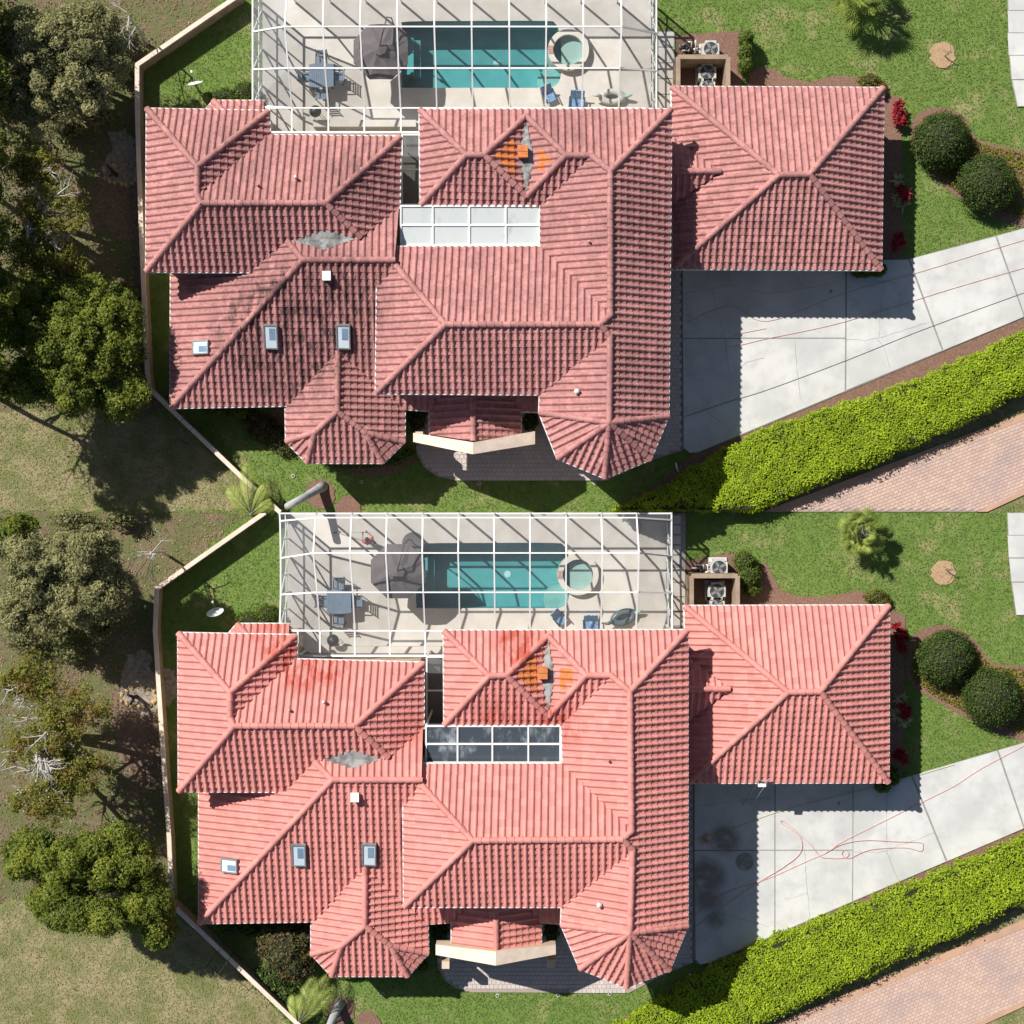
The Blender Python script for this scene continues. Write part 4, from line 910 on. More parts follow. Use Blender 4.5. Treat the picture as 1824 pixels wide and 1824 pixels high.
# ------------------------------------------------------------------ planting
def unit(a): return a/np.maximum(np.linalg.norm(a, axis=1, keepdims=True), 1e-6)
def quads(c, nrm, size, aspect=.55, direc=None):
    n = len(c); nrm = unit(nrm)
    r = RNG.normal(size=(n, 3)) if direc is None else direc
    t = unit(r - nrm*np.sum(r*nrm, 1, keepdims=True)); b = np.cross(nrm, t)
    size = size[:, None]; L = t*size*.5; Wd = b*size*.5*aspect
    bend = nrm*size*.12
    return np.stack([c-L-bend, c+Wd, c+L-bend, c-Wd], 1).reshape(-1, 3)
def tris(c, nrm, size, aspect=.7):
    n = len(c); nrm = unit(nrm); r = RNG.normal(size=(n, 3))
    t = unit(r - nrm*np.sum(r*nrm, 1, keepdims=True)); b = np.cross(nrm, t); size = size[:, None]
    return np.stack([c-t*size*.5-b*size*.3*aspect, c-t*size*.3+b*size*.45*aspect, c+t*size*.6], 1).reshape(-1, 3)
def clumps(centres, radii, per, size, flat=.8, up=.6):
    """leaves spread through balls; lighter tint near the outside of each ball"""
    C = []; N = []; T = []
    for c, r, k in zip(centres, radii, per):
        d = unit(RNG.normal(size=(k, 3))); rr = RNG.random(k)**.38
        q = d*rr[:, None]*np.array([1, 1, flat])*r + c
        C.append(q); N.append(d*.7+np.array([0, 0, up])+RNG.normal(size=(k, 3))*.45)
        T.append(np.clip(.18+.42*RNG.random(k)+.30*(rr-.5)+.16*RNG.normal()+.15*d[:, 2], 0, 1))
    C = np.concatenate(C); N = np.concatenate(N); T = np.concatenate(T)
    return C, N, np.clip(T, 0, 1), size*(.6+.8*RNG.random(len(C)))
def branches(mb, base, top, r0, n, spread, rng, levels=2, droop=0.0, seg=6):
    base, top = Vector(base), Vector(top)
    mid = base.lerp(top, .5)+Vector((rng.uniform(-.15, .15), rng.uniform(-.15, .15), 0))
    mb.tube([base, mid, top], [r0, r0*.75, r0*.5], seg)
    ends = []
    for k in range(n):
        a = rng.uniform(0, 6.28); s = base.lerp(top, rng.uniform(.55, 1.0)); L = spread*rng.uniform(.6, 1.1)
        e = s+Vector((math.cos(a)*L, math.sin(a)*L, L*rng.uniform(.1, .7)-droop)); m = s.lerp(e, .5)+Vector((rng.uniform(-.1, .1)*L, rng.uniform(-.1, .1)*L, .12*L))
        mb.tube([s, m, e], [r0*.42, r0*.28, r0*.12], 5); ends.append(e)
        if levels > 1:
            for j in range(4):
                a2 = a+rng.uniform(-1.2, 1.2); s2 = m.lerp(e, rng.uniform(0, 1)); L2 = L*rng.uniform(.3, .6)
                e2 = s2+Vector((math.cos(a2)*L2, math.sin(a2)*L2, L2*rng.uniform(-.2, .6))); mm = s2.lerp(e2, .5)+Vector((rng.uniform(-.12, .12)*L2, rng.uniform(-.12, .12)*L2, 0))
                mb.tube([s2, mm, e2], [r0*.16, r0*.11, r0*.05], 4); ends.append(e2)
                if levels > 2:
                    for i in range(3):
                        a3 = a2+rng.uniform(-1, 1); L3 = L2*rng.uniform(.3, .6); s3 = mm.lerp(e2, rng.uniform(0, 1))
                        e3 = s3+Vector((math.cos(a3)*L3, math.sin(a3)*L3, L3*rng.uniform(-.1, .5))); mb.tube([s3, e3], [r0*.06, r0*.025], 4); ends.append(e3)
    return ends
def tree(name, label, blobs, base, mat, leaf, per, bark='bark', clump_r=.40, ncl=100, r0=.16, twigs=0, group=None, dens=1.0):
    """blobs: (px, py, z, rx_px, ry_px, rz) crown ellipsoids seen in the photograph"""
    bp = P(*base); t = thing(name, label, 'tree', bp, group); rng = random.Random(hash(label) % 9999 if False else len(label)*7+int(base[0]))
    mb = MB(); cc = []; rr = []
    for (x, y, z, rx, ry, rz) in blobs:
        c = P(x, y, z); k = (CH-z)/CH/PS; ex, ey = rx*k, ry*k
        branches(mb, bp+Vector((rng.uniform(-.1, .1), rng.uniform(-.1, .1), 0)), c+Vector((0, 0, rz*.35 if twigs else -rz*.2)), r0, 10 if twigs else 6, max(ex, ey)*.75, rng, 3 if twigs else 2)
        for i in range(int(ncl*dens)):
            d = np.array([rng.gauss(0, 1), rng.gauss(0, 1), abs(rng.gauss(0, 1))*.9-.15]); d /= np.linalg.norm(d)
            rad = rng.uniform(.12, 1.0)**.55*(1+.16*math.sin(3*math.atan2(d[1], d[0])+x)+.10*math.sin(7*math.atan2(d[1], d[0])+y)); cr = clump_r*rng.choice((.35, .5, .65, .8, 1.0, 1.25))
            q = np.array(c)+d*np.array([max(ex-cr*.7, .1), max(ey-cr*.7, .1), rz])*rad; cc.append(q); rr.append(cr)
    mb.build('trunk', M[bark], t)
    C, N, T, S = clumps(cc, rr, [int(per*(r/clump_r)**2) for r in rr], leaf)
    ex_ = []
    for (x, y, z, rx, ry, rz) in blobs:           # loose sprays between the clumps
        k_ = int(len(C)*(.10 if not twigs else .25)/len(blobs)); d = unit(RNG.normal(size=(k_, 3))); c = np.array(P(x, y, z)); kk = (CH-z)/CH/PS
        ex_.append(c+d*(RNG.random(k_)**.4)[:, None]*np.array([rx*kk*1.08, ry*kk*1.08, rz]))
    ex_ = np.concatenate(ex_); C = np.concatenate([C, ex_]); N = np.concatenate([N, RNG.normal(size=(len(ex_), 3))+[0, 0, .6]]); T = np.concatenate([T, RNG.random(len(ex_))*.8]); S = np.concatenate([S, leaf*(.5+.8*RNG.random(len(ex_)))])
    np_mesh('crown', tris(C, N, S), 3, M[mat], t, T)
    return t
tree('broadleaf_tree', 'large olive-grey tree crown in the corner, upper of the trees' + BY[0], [(70, 80, 5.2, 80, 70, 1.4), (130, 140, 4.8, 75, 75, 1.3), (55, 180, 4.4, 65, 65, 1.2), (150, 55, 4.6, 60, 50, 1.2), (185, 110, 3.8, 45, 55, 1.0)], (95, 130), 'olive', .115, 420, ncl=105)
tree('broadleaf_tree', 'olive-grey tree crown beside the leafless tree' + BY[1], [(70, 1000, 5.0, 80, 55, 1.3), (150, 990, 5.0, 70, 55, 1.3), (185, 1055, 4.4, 55, 55, 1.1), (60, 1075, 4.2, 65, 65, 1.2), (130, 1060, 4.4, 60, 55, 1.1)], (110, 1040), 'olive', .115, 420, ncl=105)
tree('broadleaf_tree', 'small dark tree crown filling the far soil corner' + BY[1], [(30, 945, 4.2, 40, 30, 1.0)], (30, 950), 'evergreen', .13, 240, ncl=70)
tree('sparse_tree', 'thin yellow-green tree with pale bare twigs' + BY[0], [(60, 300, 4.6, 55, 40, .9), (85, 370, 4.8, 75, 60, 1.2), (60, 450, 4.4, 60, 50, 1.0), (110, 470, 4.0, 45, 45, .9)], (80, 395), 'yellowgreen', .12, 95, 'palebark', .34, 62, .19, 1)
tree('sparse_tree', 'thin yellow-green tree with pale bare twigs' + BY[1], [(60, 1210, 4.4, 65, 48, .9), (120, 1265, 4.6, 75, 55, 1.1), (70, 1320, 4.4, 75, 55, 1.0), (130, 1370, 4.2, 75, 50, 1.0), (80, 1425, 4.0, 75, 45, .9)], (100, 1310), 'yellowgreen', .12, 95, 'palebark', .34, 62, .19, 1)
tree('evergreen_tree', 'dense dark evergreen tree beside the boundary wall' + BY[0], [(60, 570, 4.4, 70, 65, 1.2), (130, 610, 4.8, 80, 75, 1.4), (205, 600, 4.2, 60, 85, 1.2), (60, 680, 4.2, 65, 50, 1.0), (125, 690, 4.4, 60, 50, 1.1), (215, 700, 3.6, 50, 55, 1.0), (150, 530, 4.0, 60, 45, 1.0)], (130, 630), 'evergreen', .12, 380, ncl=100)
tree('evergreen_tree', 'dense spreading evergreen tree beside the boundary wall' + BY[1], [(60, 1520, 4.6, 55, 50, 1.2), (125, 1530, 5.0, 70, 60, 1.5), (210, 1530, 4.6, 70, 65, 1.4), (110, 1600, 4.4, 60, 45, 1.1), (160, 1630, 4.8, 80, 35, 1.2), (260, 1600, 4.2, 50, 60, 1.2), (285, 1655, 3.6, 30, 35, .9)], (170, 1560), 'evergreen', .12, 380, ncl=100)
for k, (y, z) in enumerate(((20, 7.5), (150, 7.0), (290, 7.5), (420, 8.0), (540, 7.5), (650, 7.5))):
    tree('woodland_tree', ('tall dark woodland tree at the frame edge beside the large olive-grey tree', 'tall dark woodland tree behind the large olive-grey tree', 'tall dark woodland tree behind the thin yellow-green tree', 'tall dark woodland tree between thin tree and evergreen', 'tall dark woodland tree behind the dense evergreen', 'tall dark woodland tree above the dry lawn edge')[k] + ', stained-roof house', [(-50, y, z-1.3, 78, 88, 2.4)], (-70, y+20), 'evergreen', .15, 300, ncl=120)
LIT = []
for w in DIRT:
    w = np.array(w); q = RNG.uniform(w.min(0), w.max(0), (16000, 2)); q = q[inside(q, [tuple(a) for a in w])]; fl_ = np.sin(q[:, 0]*1.3)*np.cos(q[:, 1]*.9+q[:, 0]*.4); q = q[RNG.random(len(q)) < .25+.5*(fl_ > .1)]; LIT.append(q)
LIT = np.concatenate(LIT); n_ = len(LIT)
o = np_mesh('leaf_litter', tris(np.c_[LIT, .03+.02*RNG.random(n_)], RNG.normal(size=(n_, 3))*.4+[0, 0, 1], .06+.07*RNG.random(n_)), 3, M['litter'], None, RNG.random(n_)); tag(o, 'brown fallen leaves scattered on the soil under the trees', 'leaf litter', kind='stuff')
for p, (bx, by) in enumerate(((262, 78), (300, 990))):
    b = P(bx, by); t = thing('bare_tree', 'leafless pale grey tree by the boundary wall corner' + BY[p], 'tree', b); rng = random.Random(5+p)
    mb = MB(); branches(mb, b, b+Vector((-.1, .25, 3.0)), .075, 6, 1.35, rng, 3); mb.build('trunk', M['palebark'], t)
    bx, by = ((207, 312), (243, 1240))[p]; b = P(bx, by); t = thing('forked_stump', 'dark forked stump inside the ring of stones' + BY[p], 'stump', b)
    mb = MB(); mb.tube([b, b+Vector((.02, 0, .5)), b+Vector((-.12, .2, 1.1))], [.10, .085, .06], 8); mb.tube([b+Vector((.02, 0, .5)), b+Vector((-.02, -.25, 1.0))], [.08, .06], 8); mb.build('trunk', M['darkbark'], t)
    rng = random.Random(3)
    for k in range(20):
        a = 2*math.pi*k/20+rng.uniform(-.1, .1); rx, ry = (30, 17); x, y = ((217, 311), (247, 1241))[p]
        c = P(x+rx*math.cos(a)+rng.uniform(-3, 3), y+ry*math.sin(a)+rng.uniform(-2, 2)); s = rng.uniform(.07, .13)
        bm = bmesh.new(); bmesh.ops.create_icosphere(bm, subdivisions=1, radius=s)
        for v in bm.verts: v.co *= rng.uniform(.75, 1.2)
        for v in bm.verts: v.co.z = v.co.z*.6+s*.3
        me = bpy.data.meshes.new('edging_stone'); bm.to_mesh(me); bm.free(); me.materials.append(M['stone'])
        o = link(bpy.data.objects.new('edging_stone', me)); o.location = c+Vector((0, 0, .02)); tag(o, 'buff stone in the ring round the forked stump' + BY[p], 'stone', 'stones ringing the forked stump, ' + ('stained', 'clean')[p] + '-roof house')

def shrub(name, label, blobs, mat, leaf, n, cat='shrub', group=None, jit=.06, core=.86, tmin=.1):
    """blobs: (px, py, z_centre, rx_m, ry_m, rz_m) clipped shapes with leaves on their skin"""
    c0 = P(blobs[0][0], blobs[0][1]); t = thing(name, label, cat, c0, group); C = []; N = []; T = []
    mb = MB(); tot = sum(b[3]*b[4] for b in blobs)
    for (x, y, z, rx, ry, rz) in blobs:
        c = np.array(P(x, y, z)); k = int(n*rx*ry/tot); d = unit(RNG.normal(size=(k, 3))); d[:, 2] = np.abs(d[:, 2])*.98-.25*RNG.random(k)
        lump = 1+jit*np.sin(d[:, 0]*7+x)*np.cos(d[:, 1]*8+y)
        rr = (1-.16*RNG.random(k)**2+jit*.5*RNG.normal(size=k))*lump
        q = c+d*rr[:, None]*np.array([rx, ry, rz]); q[:, 2] = np.maximum(q[:, 2], .03); C.append(q)
        N.append(d+RNG.normal(size=(k, 3))*.55+np.array([0, 0, .2])); T.append(tmin+.75*RNG.random(k)**1.3)
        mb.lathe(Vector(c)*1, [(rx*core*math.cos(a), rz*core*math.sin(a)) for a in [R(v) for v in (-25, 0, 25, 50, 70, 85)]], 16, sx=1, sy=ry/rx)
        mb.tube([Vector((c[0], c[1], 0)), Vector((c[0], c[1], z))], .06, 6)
    mb.build('dark_core', M['core'], t); C = np.concatenate(C); N = np.concatenate(N); T = np.concatenate(T)  # mostly a solid dark filler that closes gaps between leaves
    np_mesh('leaves', quads(C, N, leaf*(.6+.8*RNG.random(len(C)))), 4, M[mat], t, T); return t
for p in (0, 1):
    nm = ('stained-roof house', 'clean-roof house')[p]
    a, b = (((1676, 252), (1757, 326)), ((1684, 1172), (1766, 1240)))[p]
    shrub('round_topiary', 'round clipped topiary ball on the side nearer the garage, ' + nm, [(*a, .75, 1.22, 1.26, 1.10), (a[0]-7, a[1]+4, .72, 1.16, 1.14, 1.02), (a[0]+6, a[1]-6, .70, 1.12, 1.15, 1.12)], 'topiary', .085, 15000, jit=.10, group='clipped topiary balls')
    shrub('round_topiary', 'broad clipped topiary ball on the side away from the garage, ' + nm, [(*b, .75, 1.28, 1.30, 1.12), (b[0]+7, b[1]+5, .72, 1.2, 1.2, 1.0), (b[0]-6, b[1]+3, .70, 1.2, 1.22, 1.15)], 'topiary', .085, 15000, jit=.10, group='clipped topiary balls')
    shrub('upright_shrub', ('bright upright clipped shrub beside the air conditioners', 'bushy green shrub beside the air conditioners')[p] + BY[p], ([(1328, 72, .6, .34, .42, .85), (1328, 95, .6, .34, .40, .85), (1327, 118, .5, .33, .40, .8)], [(1325, 1000, .6, .5, .5, .7), (1335, 1025, .6, .5, .55, .7), (1340, 1048, .4, .45, .4, .5)])[p], 'bush', .085, 4200, jit=.12)
    shrub('low_shrub', 'low yellow-green shrub at the garage corner by the lawn' + BY[p], (([(1548, 145, .3, .55, .35, .35), (1565, 160, .25, .4, .4, .3)]), ([(1560, 1062, .3, .55, .32, .35), (1572, 1072, .25, .4, .3, .3)]))[p], 'yellowgreen', .08, 2200, jit=.15)
    shrub('corner_shrub', 'clipped green shrub under the garage corner beside the driveway' + BY[p], (([(1535, 483, .35, .55, .32, .45), (1562, 480, .4, .45, .36, .5)]), ([(1572, 1398, .4, .4, .35, .5), (1592, 1382, .35, .3, .45, .45)]))[p], 'bush', .08, 2600, jit=.1)
    shrub('foundation_shrub', 'low mossy green shrub beside the back roof' + BY[p], (([(400, 172, .35, .75, .35, .4), (438, 165, .4, .6, .5, .5)]), ([(445, 1102, .35, .75, .35, .4), (478, 1095, .4, .6, .5, .5)]))[p], 'bush', .075, 3600, jit=.12, tmin=0)
    shrub('window_hedge', 'low yellow-green hedge under the octagonal bay' + BY[p], (([(600, 826, .3, .7, .22, .35), (650, 827, .3, .7, .22, .35), (700, 822, .3, .5, .24, .35), (728, 808, .3, .3, .22, .35)]), ([(620, 1735, .3, .7, .2, .35), (700, 1735, .3, .7, .2, .35), (752, 1720, .35, .3, .28, .35)]))[p], 'bush', .08, 3600, jit=.15)
    shrub('wall_shrub', ('yellow-green leafy shrub along the front eave', 'dark leafy shrub in shade under the front eave')[p] + BY[p], (([(390, 728, .35, .6, .3, .45), (425, 735, .35, .5, .3, .45)]), ([(415, 1652, .35, .6, .3, .45), (445, 1656, .35, .5, .3, .45)]))[p], ('cover', 'bush')[p], .08, 2400, jit=.15)
    if p == 0: shrub('sprawling_vine', 'sprawling brownish vine spreading over the ground by the octagonal bay', [(468, 762, .15, .7, .55, .35), (495, 780, .2, .6, .5, .35), (510, 800, .15, .45, .35, .25), (450, 745, .15, .5, .35, .3)], 'brownbush', .10, 4200, jit=.3, core=.6)
    else: shrub('large_bush', 'large rounded olive-brown bush against the octagonal bay', [(510, 1690, 1.0, 1.15, 1.2, 1.1), (525, 1712, .9, 1.0, .9, 1.0), (495, 1668, .9, .9, .7, .9), (545, 1665, .9, .5, .6, .8)], 'brownbush', .12, 9000, jit=.16)
    if p == 1: shrub('leafy_ground_plants', 'mass of dark green broad-leaved plants between bush and wall', [(485, 1745, .15, .9, .6, .3), (505, 1772, .15, .7, .6, .3), (520, 1795, .12, .5, .5, .25)], 'topiary', .13, 2600, jit=.3, core=.5)
    shrub('courtyard_shrub', 'dark green shrub in the gap beside the porch' + BY[p], (([(744, 748, .4, .4, .45, .5), (945, 750, .4, .35, .45, .5)]), ([(784, 1660, .4, .4, .45, .5), (982, 1660, .4, .35, .45, .5)]))[p], 'topiary', .1, 1800, jit=.15)
    # ground cover round the topiary
    pts = (B0, B1)[p]; c = np.mean(pts, 0); inner = px_poly([(c[0]+(x-c[0])*.9, c[1]+(y-c[1])*.86) for x, y in pts]); w = np.array(inner)
    q = RNG.uniform(w.min(0), w.max(0), (9000, 2)); q = q[inside(q, inner)]; n = len(q)
    C = np.c_[q, .06+.10*RNG.random(n)]
    o = np_mesh('ground_cover', quads(C, RNG.normal(size=(n, 3))*.5+[0, 0, 1], .10*(.6+.8*RNG.random(n))), 4, M['cover'], None, RNG.random(n)); tag(o, 'yellow-green ground cover round the topiary balls' + BY[p], 'ground cover', kind='stuff')

shrub('shade_fill_shrub', 'added dark shrubs filling in tree shadow under the big olive-grey tree, stained-roof house', [(205, 70, .7, .8, .9, .9), (215, 120, .6, .6, .8, .8), (175, 205, .6, .9, .6, .8), (120, 232, .5, .8, .5, .6), (40, 245, .5, .8, .5, .6)], 'olive', .12, 6500, jit=.3, core=.6, tmin=0)  # added shrubs that darken ground lying in tree shadow
shrub('shade_fill_shrub', 'added dark shrubs filling in tree shadow under the evergreen and the wall, stained-roof house', [(225, 540, .7, .6, .9, .9), (235, 600, .6, .5, .9, .8), (60, 500, .6, .9, .5, .7), (230, 690, .6, .6, .7, .8), (130, 520, .6, .9, .5, .7)], 'evergreen', .12, 6500, jit=.3, core=.6, tmin=0)  # more added shrubs, darkening the shadowed area round the evergreen
shrub('shade_fill_shrub', 'added dark shrubs filling in tree shadow below the olive-grey tree, clean-roof house', [(110, 1125, .7, .9, .7, .8), (180, 1110, .6, .7, .7, .8), (50, 1140, .6, .9, .6, .8), (130, 1165, .5, .8, .4, .6), (215, 925, .6, .7, .35, .7), (130, 925, .6, .9, .35, .7)], 'olive', .12, 6500, jit=.3, core=.6, tmin=0)  # added shrubs standing in for the dark shadow below the crown
def hedge(label, north, south, h, n):
    wn_, ws = [np.array(P(x, y, h*.85)[:2]) for x, y in north], [np.array(P(x, y, h*.85)[:2]) for x, y in south]
    poly = [tuple(a) for a in wn_]+[tuple(a) for a in ws[::-1]]
    cpt = np.mean(poly, 0); t = thing('hedge', label, 'hedge', (*cpt, 0)); w = np.array(poly)
    core = MB(); 
    shr = [tuple(np.array(a)+(wn_[-1]*0)) for a in poly]
    # inner body, pulled in from the outline
    nn = len(wn_); ins = []
    for i in range(nn):
        s_ = ws[min(i, len(ws)-1)]; ins.append((wn_[i], s_))
    inner = [tuple(a+(b-a)*.05) for a, b in ins]+[tuple(b+(a-b)*.05) for a, b in ins[::-1]]
    core.prism(inner, .05, h*.82); core.build('dark_core', M['core'], t)  # solid filler body, coloured dark as the hedge's inner shade
    q = RNG.uniform(w.min(0), w.max(0), (int(n*2.6), 2)); q = q[inside(q, poly)][:n]; k = len(q)
    # distance to the outline rounds the shoulders
    dist = np.full(k, 9.)
    for i in range(len(poly)):
        a, b = w[i], w[(i+1) % len(poly)]; ab = b-a; tt = np.clip(((q-a) @ ab)/(ab @ ab+1e-9), 0, 1); dist = np.minimum(dist, np.linalg.norm(q-a-tt[:, None]*ab, axis=1))
    lump = .10*np.sin(q[:, 0]*2.1+1)*np.cos(q[:, 1]*2.7)+.06*np.sin(q[:, 0]*6.3)*np.sin(q[:, 1]*5.1)
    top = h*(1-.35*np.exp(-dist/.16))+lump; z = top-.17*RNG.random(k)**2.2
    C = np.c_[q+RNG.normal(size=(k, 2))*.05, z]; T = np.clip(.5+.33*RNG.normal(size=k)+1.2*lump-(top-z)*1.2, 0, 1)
    V1 = quads(C, RNG.normal(size=(k, 3))*.42+[-.15, .15, 1.1], .095*(.6+.8*RNG.random(k)))
    # the clipped sides
    E = []; Nn = []
    for i in range(len(poly)):
        a, b = w[i], w[(i+1) % len(poly)]; L = np.linalg.norm(b-a); m = int(L*240)
        if m < 1: continue
        s = RNG.random(m)[:, None]; nm = np.array([(b-a)[1], -(b-a)[0]])/max(L, 1e-6)
        if np.dot(nm, (a+b)/2-cpt) < 0: nm = -nm
        bul = .07*np.sin(s[:, 0]*L*3.3)+.05*np.sin(s[:, 0]*L*8.1)
        E.append(np.c_[a+(b-a)*s+nm*(bul+RNG.normal(size=m)*.06)[:, None], RNG.random(m)*h*.85+.05]); Nn.append(np.tile([nm[0], nm[1], .4], (m, 1))+RNG.normal(size=(m, 3))*.5)
    E = np.concatenate(E); Nn = np.concatenate(Nn); V2 = quads(E, Nn, .115*(.6+.8*RNG.random(len(E))))
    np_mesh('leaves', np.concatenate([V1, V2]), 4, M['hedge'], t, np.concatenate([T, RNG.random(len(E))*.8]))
hedge('long lime-green clipped hedge between driveway and brick road' + BY[0], [(1850, 582), (1808, 600), (1700, 650), (1600, 692), (1480, 728), (1368, 764), (1300, 798), (1240, 832), (1165, 880), (1092, 908)], [(1850, 688), (1808, 704), (1750, 735), (1700, 760), (1620, 795), (1550, 826), (1460, 860), (1410, 880), (1368, 899), (1345, 908)], 1.25, 46000)
hedge('long lime-green clipped hedge between driveway and brick road' + BY[1], [(1850, 1490), (1808, 1508), (1700, 1552), (1600, 1592), (1480, 1640), (1368, 1682), (1300, 1715), (1240, 1747), (1165, 1796), (1060, 1855)], [(1850, 1597), (1808, 1614), (1750, 1644), (1700, 1668), (1620, 1702), (1550, 1735), (1460, 1774), (1410, 1797), (1383, 1809), (1290, 1855)], 1.25, 46000)

def blades(name, c, n, length, mat, parent, wdt=.05, upr=.5, tl=(.1, .9)):
    V_ = []; T_ = []
    for k in range(n):
        a = random.uniform(0, 6.28); L = length*random.uniform(.6, 1.1); el = random.uniform(.15, 1.2)*upr
        d = Vector((math.cos(a)*math.cos(el), math.sin(a)*math.cos(el), math.sin(el))); s = Vector((-math.sin(a), math.cos(a), 0))*wdt/2
        m1 = c+d*L*.55+Vector((0, 0, .02)); e = c+d*L-Vector((0, 0, L*.22))
        V_ += [c-s*.5, c+s*.5, m1+s, m1-s, m1-s, m1+s, e+s*.15, e-s*.15]; t_ = random.uniform(*tl); T_ += [t_, t_]
    return np_mesh(name, np.array(V_), 4, M[mat], parent, np.array(T_))
RED = (((1598, 196), (1600, 215), (1604, 345), (1596, 433)), ((1596, 1122), (1598, 1145), (1609, 1264), (1599, 1345)))
CRM = (((1597, 323), (1597, 356), (1605, 365)), ((1602, 1245), (1595, 1272), (1608, 1282)))
for p in (0, 1):
    nm = ('stained-roof house', 'clean-roof house')[p]
    for (x, y), w_ in zip(RED[p], ('at the back corner of the garage', 'level with the round topiary by the garage wall', 'beside the cream bromeliads by the garage', 'near the driveway by the garage wall')):
        c = P(x, y); t = thing('red_cordyline', 'red-leaved cordyline %s, ' % w_ + nm, 'plant', c, 'red cordylines along the garage, ' + nm)
        for k in range(7): blades('leaves', c+Vector((random.uniform(-.22, .22), random.uniform(-.3, .3), random.uniform(.3, .6))), 22, .34, 'red', t, .07, .9)
        MB().tube([c, c+Vector((0, 0, .5))], .03).build('stem', M['bark'], t)
    for (x, y), w_ in zip(CRM[p], ('behind the red cordyline', 'against the garage wall', 'on the lawn edge')):
        c = P(x, y); t = thing('striped_bromeliad', 'cream striped spiky bromeliad %s, ' % w_ + nm, 'plant', c, 'cream bromeliads, ' + nm)
        blades('leaves', c+Vector((0, 0, .15)), 46, .46, 'cream', t, .06, .8, (.2, 1))
        MB().tube([c, c+Vector((0, 0, .2))], .04).build('stem', M['bark'], t)
    # fan palm clump
    x, y = ((1520, 6), (1525, 950))[p]; ps_ = (1.0, .72)[p]; c = P(x, y); t = thing('fan_palm', 'bushy green fan palm on the back lawn' + BY[p], 'palm', c)
    mb = MB(); mb.tube([c, c+Vector((0, 0, 1.4))], [.16, .12], 8); V_ = []; T_ = []
    for k in range(64):
        a = random.uniform(0, 6.28); el = random.uniform(.0, 1.25); L = random.uniform(.8, 1.7)*ps_
        s = c+Vector((0, 0, 1.3)); d = Vector((math.cos(a)*math.cos(el), math.sin(a)*math.cos(el), math.sin(el))); h_ = s+d*L*.75
        mb.tube([s, s.lerp(h_, .5)+Vector((0, 0, .06)), h_], .012, 4); side = Vector((-math.sin(a), math.cos(a), 0)); tb = random.uniform(.1, .85)
        for j in range(15):
            an = (j/14-.5)*2.9; dd = (d*math.cos(an)+side*math.sin(an)).normalized(); LL = .72*ps_*(1-.25*abs(an)/1.45); e = h_+dd*LL-Vector((0, 0, .12+.1*abs(an))); w_ = dd.cross(Vector((0, 0, 1))).normalized()*.022
            m1 = h_.lerp(e, .5)+Vector((0, 0, .03)); V_ += [h_-w_*.3, h_+w_*.3, m1+w_, m1-w_, m1-w_, m1+w_, e+w_*.1, e-w_*.1]; tt = min(1, max(0, tb+random.uniform(-.15, .15))); T_ += [tt, tt]
    mb.build('trunk', M['bark'], t); np_mesh('fronds', np.array(V_), 4, M['palm'], t, np.array(T_))
    # feather palm beside the front wall: a leaning pale trunk and long fronds
    x, y = ((576, 866), (606, 1786))[p]; c = P(x, y); t = thing('leaning_palm', 'smooth pale grey leaning palm trunk in a mulch ring' + BY[p], 'palm', c)
    top = c+Vector((-1.3, -.95, 2.6)) if p == 0 else c+Vector((-.75, -1.3, 2.6))
    MB().tube([c, c.lerp(top, .15), c.lerp(top, .5)+Vector((.03, 0, .03)), top], [.26, .2, .17, .15], 14).build('trunk', M['palmbark'], t, True)
    x, y = ((452, 915), (535, 1812))[p]; c = P(x, y); t = thing('feather_palm', 'young feather palm arching over the boundary wall end' + BY[p], 'palm', c); mb = MB(); V_ = []; T_ = []
    mb.tube([c, c+Vector((0, 0, .9))], [.1, .07], 8); s = c+Vector((0, 0, .85))
    for (az, L) in (((92, 2.3), (60, 1.4), (128, 1.5), (30, 1.1)), ((58, 2.7), (70, 2.4), (46, 2.2), (95, 1.3)))[p]:
        a = R(az); d = Vector((math.cos(a), math.sin(a), 0)); side = Vector((-d.y, d.x, 0)); pr = None; pp = []
        for k in range(13):
            f = k/12; pp.append(s+d*L*f+Vector((0, 0, .9*math.sin(f*2.5)*L*.3)))
        mb.tube(pp, [.02-.0012*k for k in range(13)], 5)
        for k in range(1, 40):
            f = k/40; i = min(11, int(f*12)); o = pp[i].lerp(pp[i+1], f*12-i); LL = .55*math.sin(math.pi*(.12+.85*f))**.6
            for sg in (-1, 1):
                dd = (side*sg*.8+d*.75).normalized(); e = o+dd*LL+Vector((0, 0, -.16)); m1 = o.lerp(e, .5)+Vector((0, 0, .05)); w_ = dd.cross(Vector((0, 0, 1))).normalized()*.016
                V_ += [o-w_*.4, o+w_*.4, m1+w_, m1-w_, m1-w_, m1+w_, e+w_*.1, e-w_*.1]; tt = random.uniform(.25, 1); T_ += [tt, tt]
    mb.build('trunk', M['bark'], t); np_mesh('fronds', np.array(V_), 4, M['palm'], t, np.array(T_))
    # sapling in its ring of wood chips
    x, y = ((1682, 100), (1684, 1014))[p]; c = P(x, y); t = thing('bare_sapling', 'bare branching sapling in a circle of pale wood chips' + BY[p], 'tree', c); mb = MB()
    branches(mb, c, c+Vector((.1, 0, .7)), .03, 7, .42, random.Random(9), 2); mb.build('trunk', M['bark'], t)

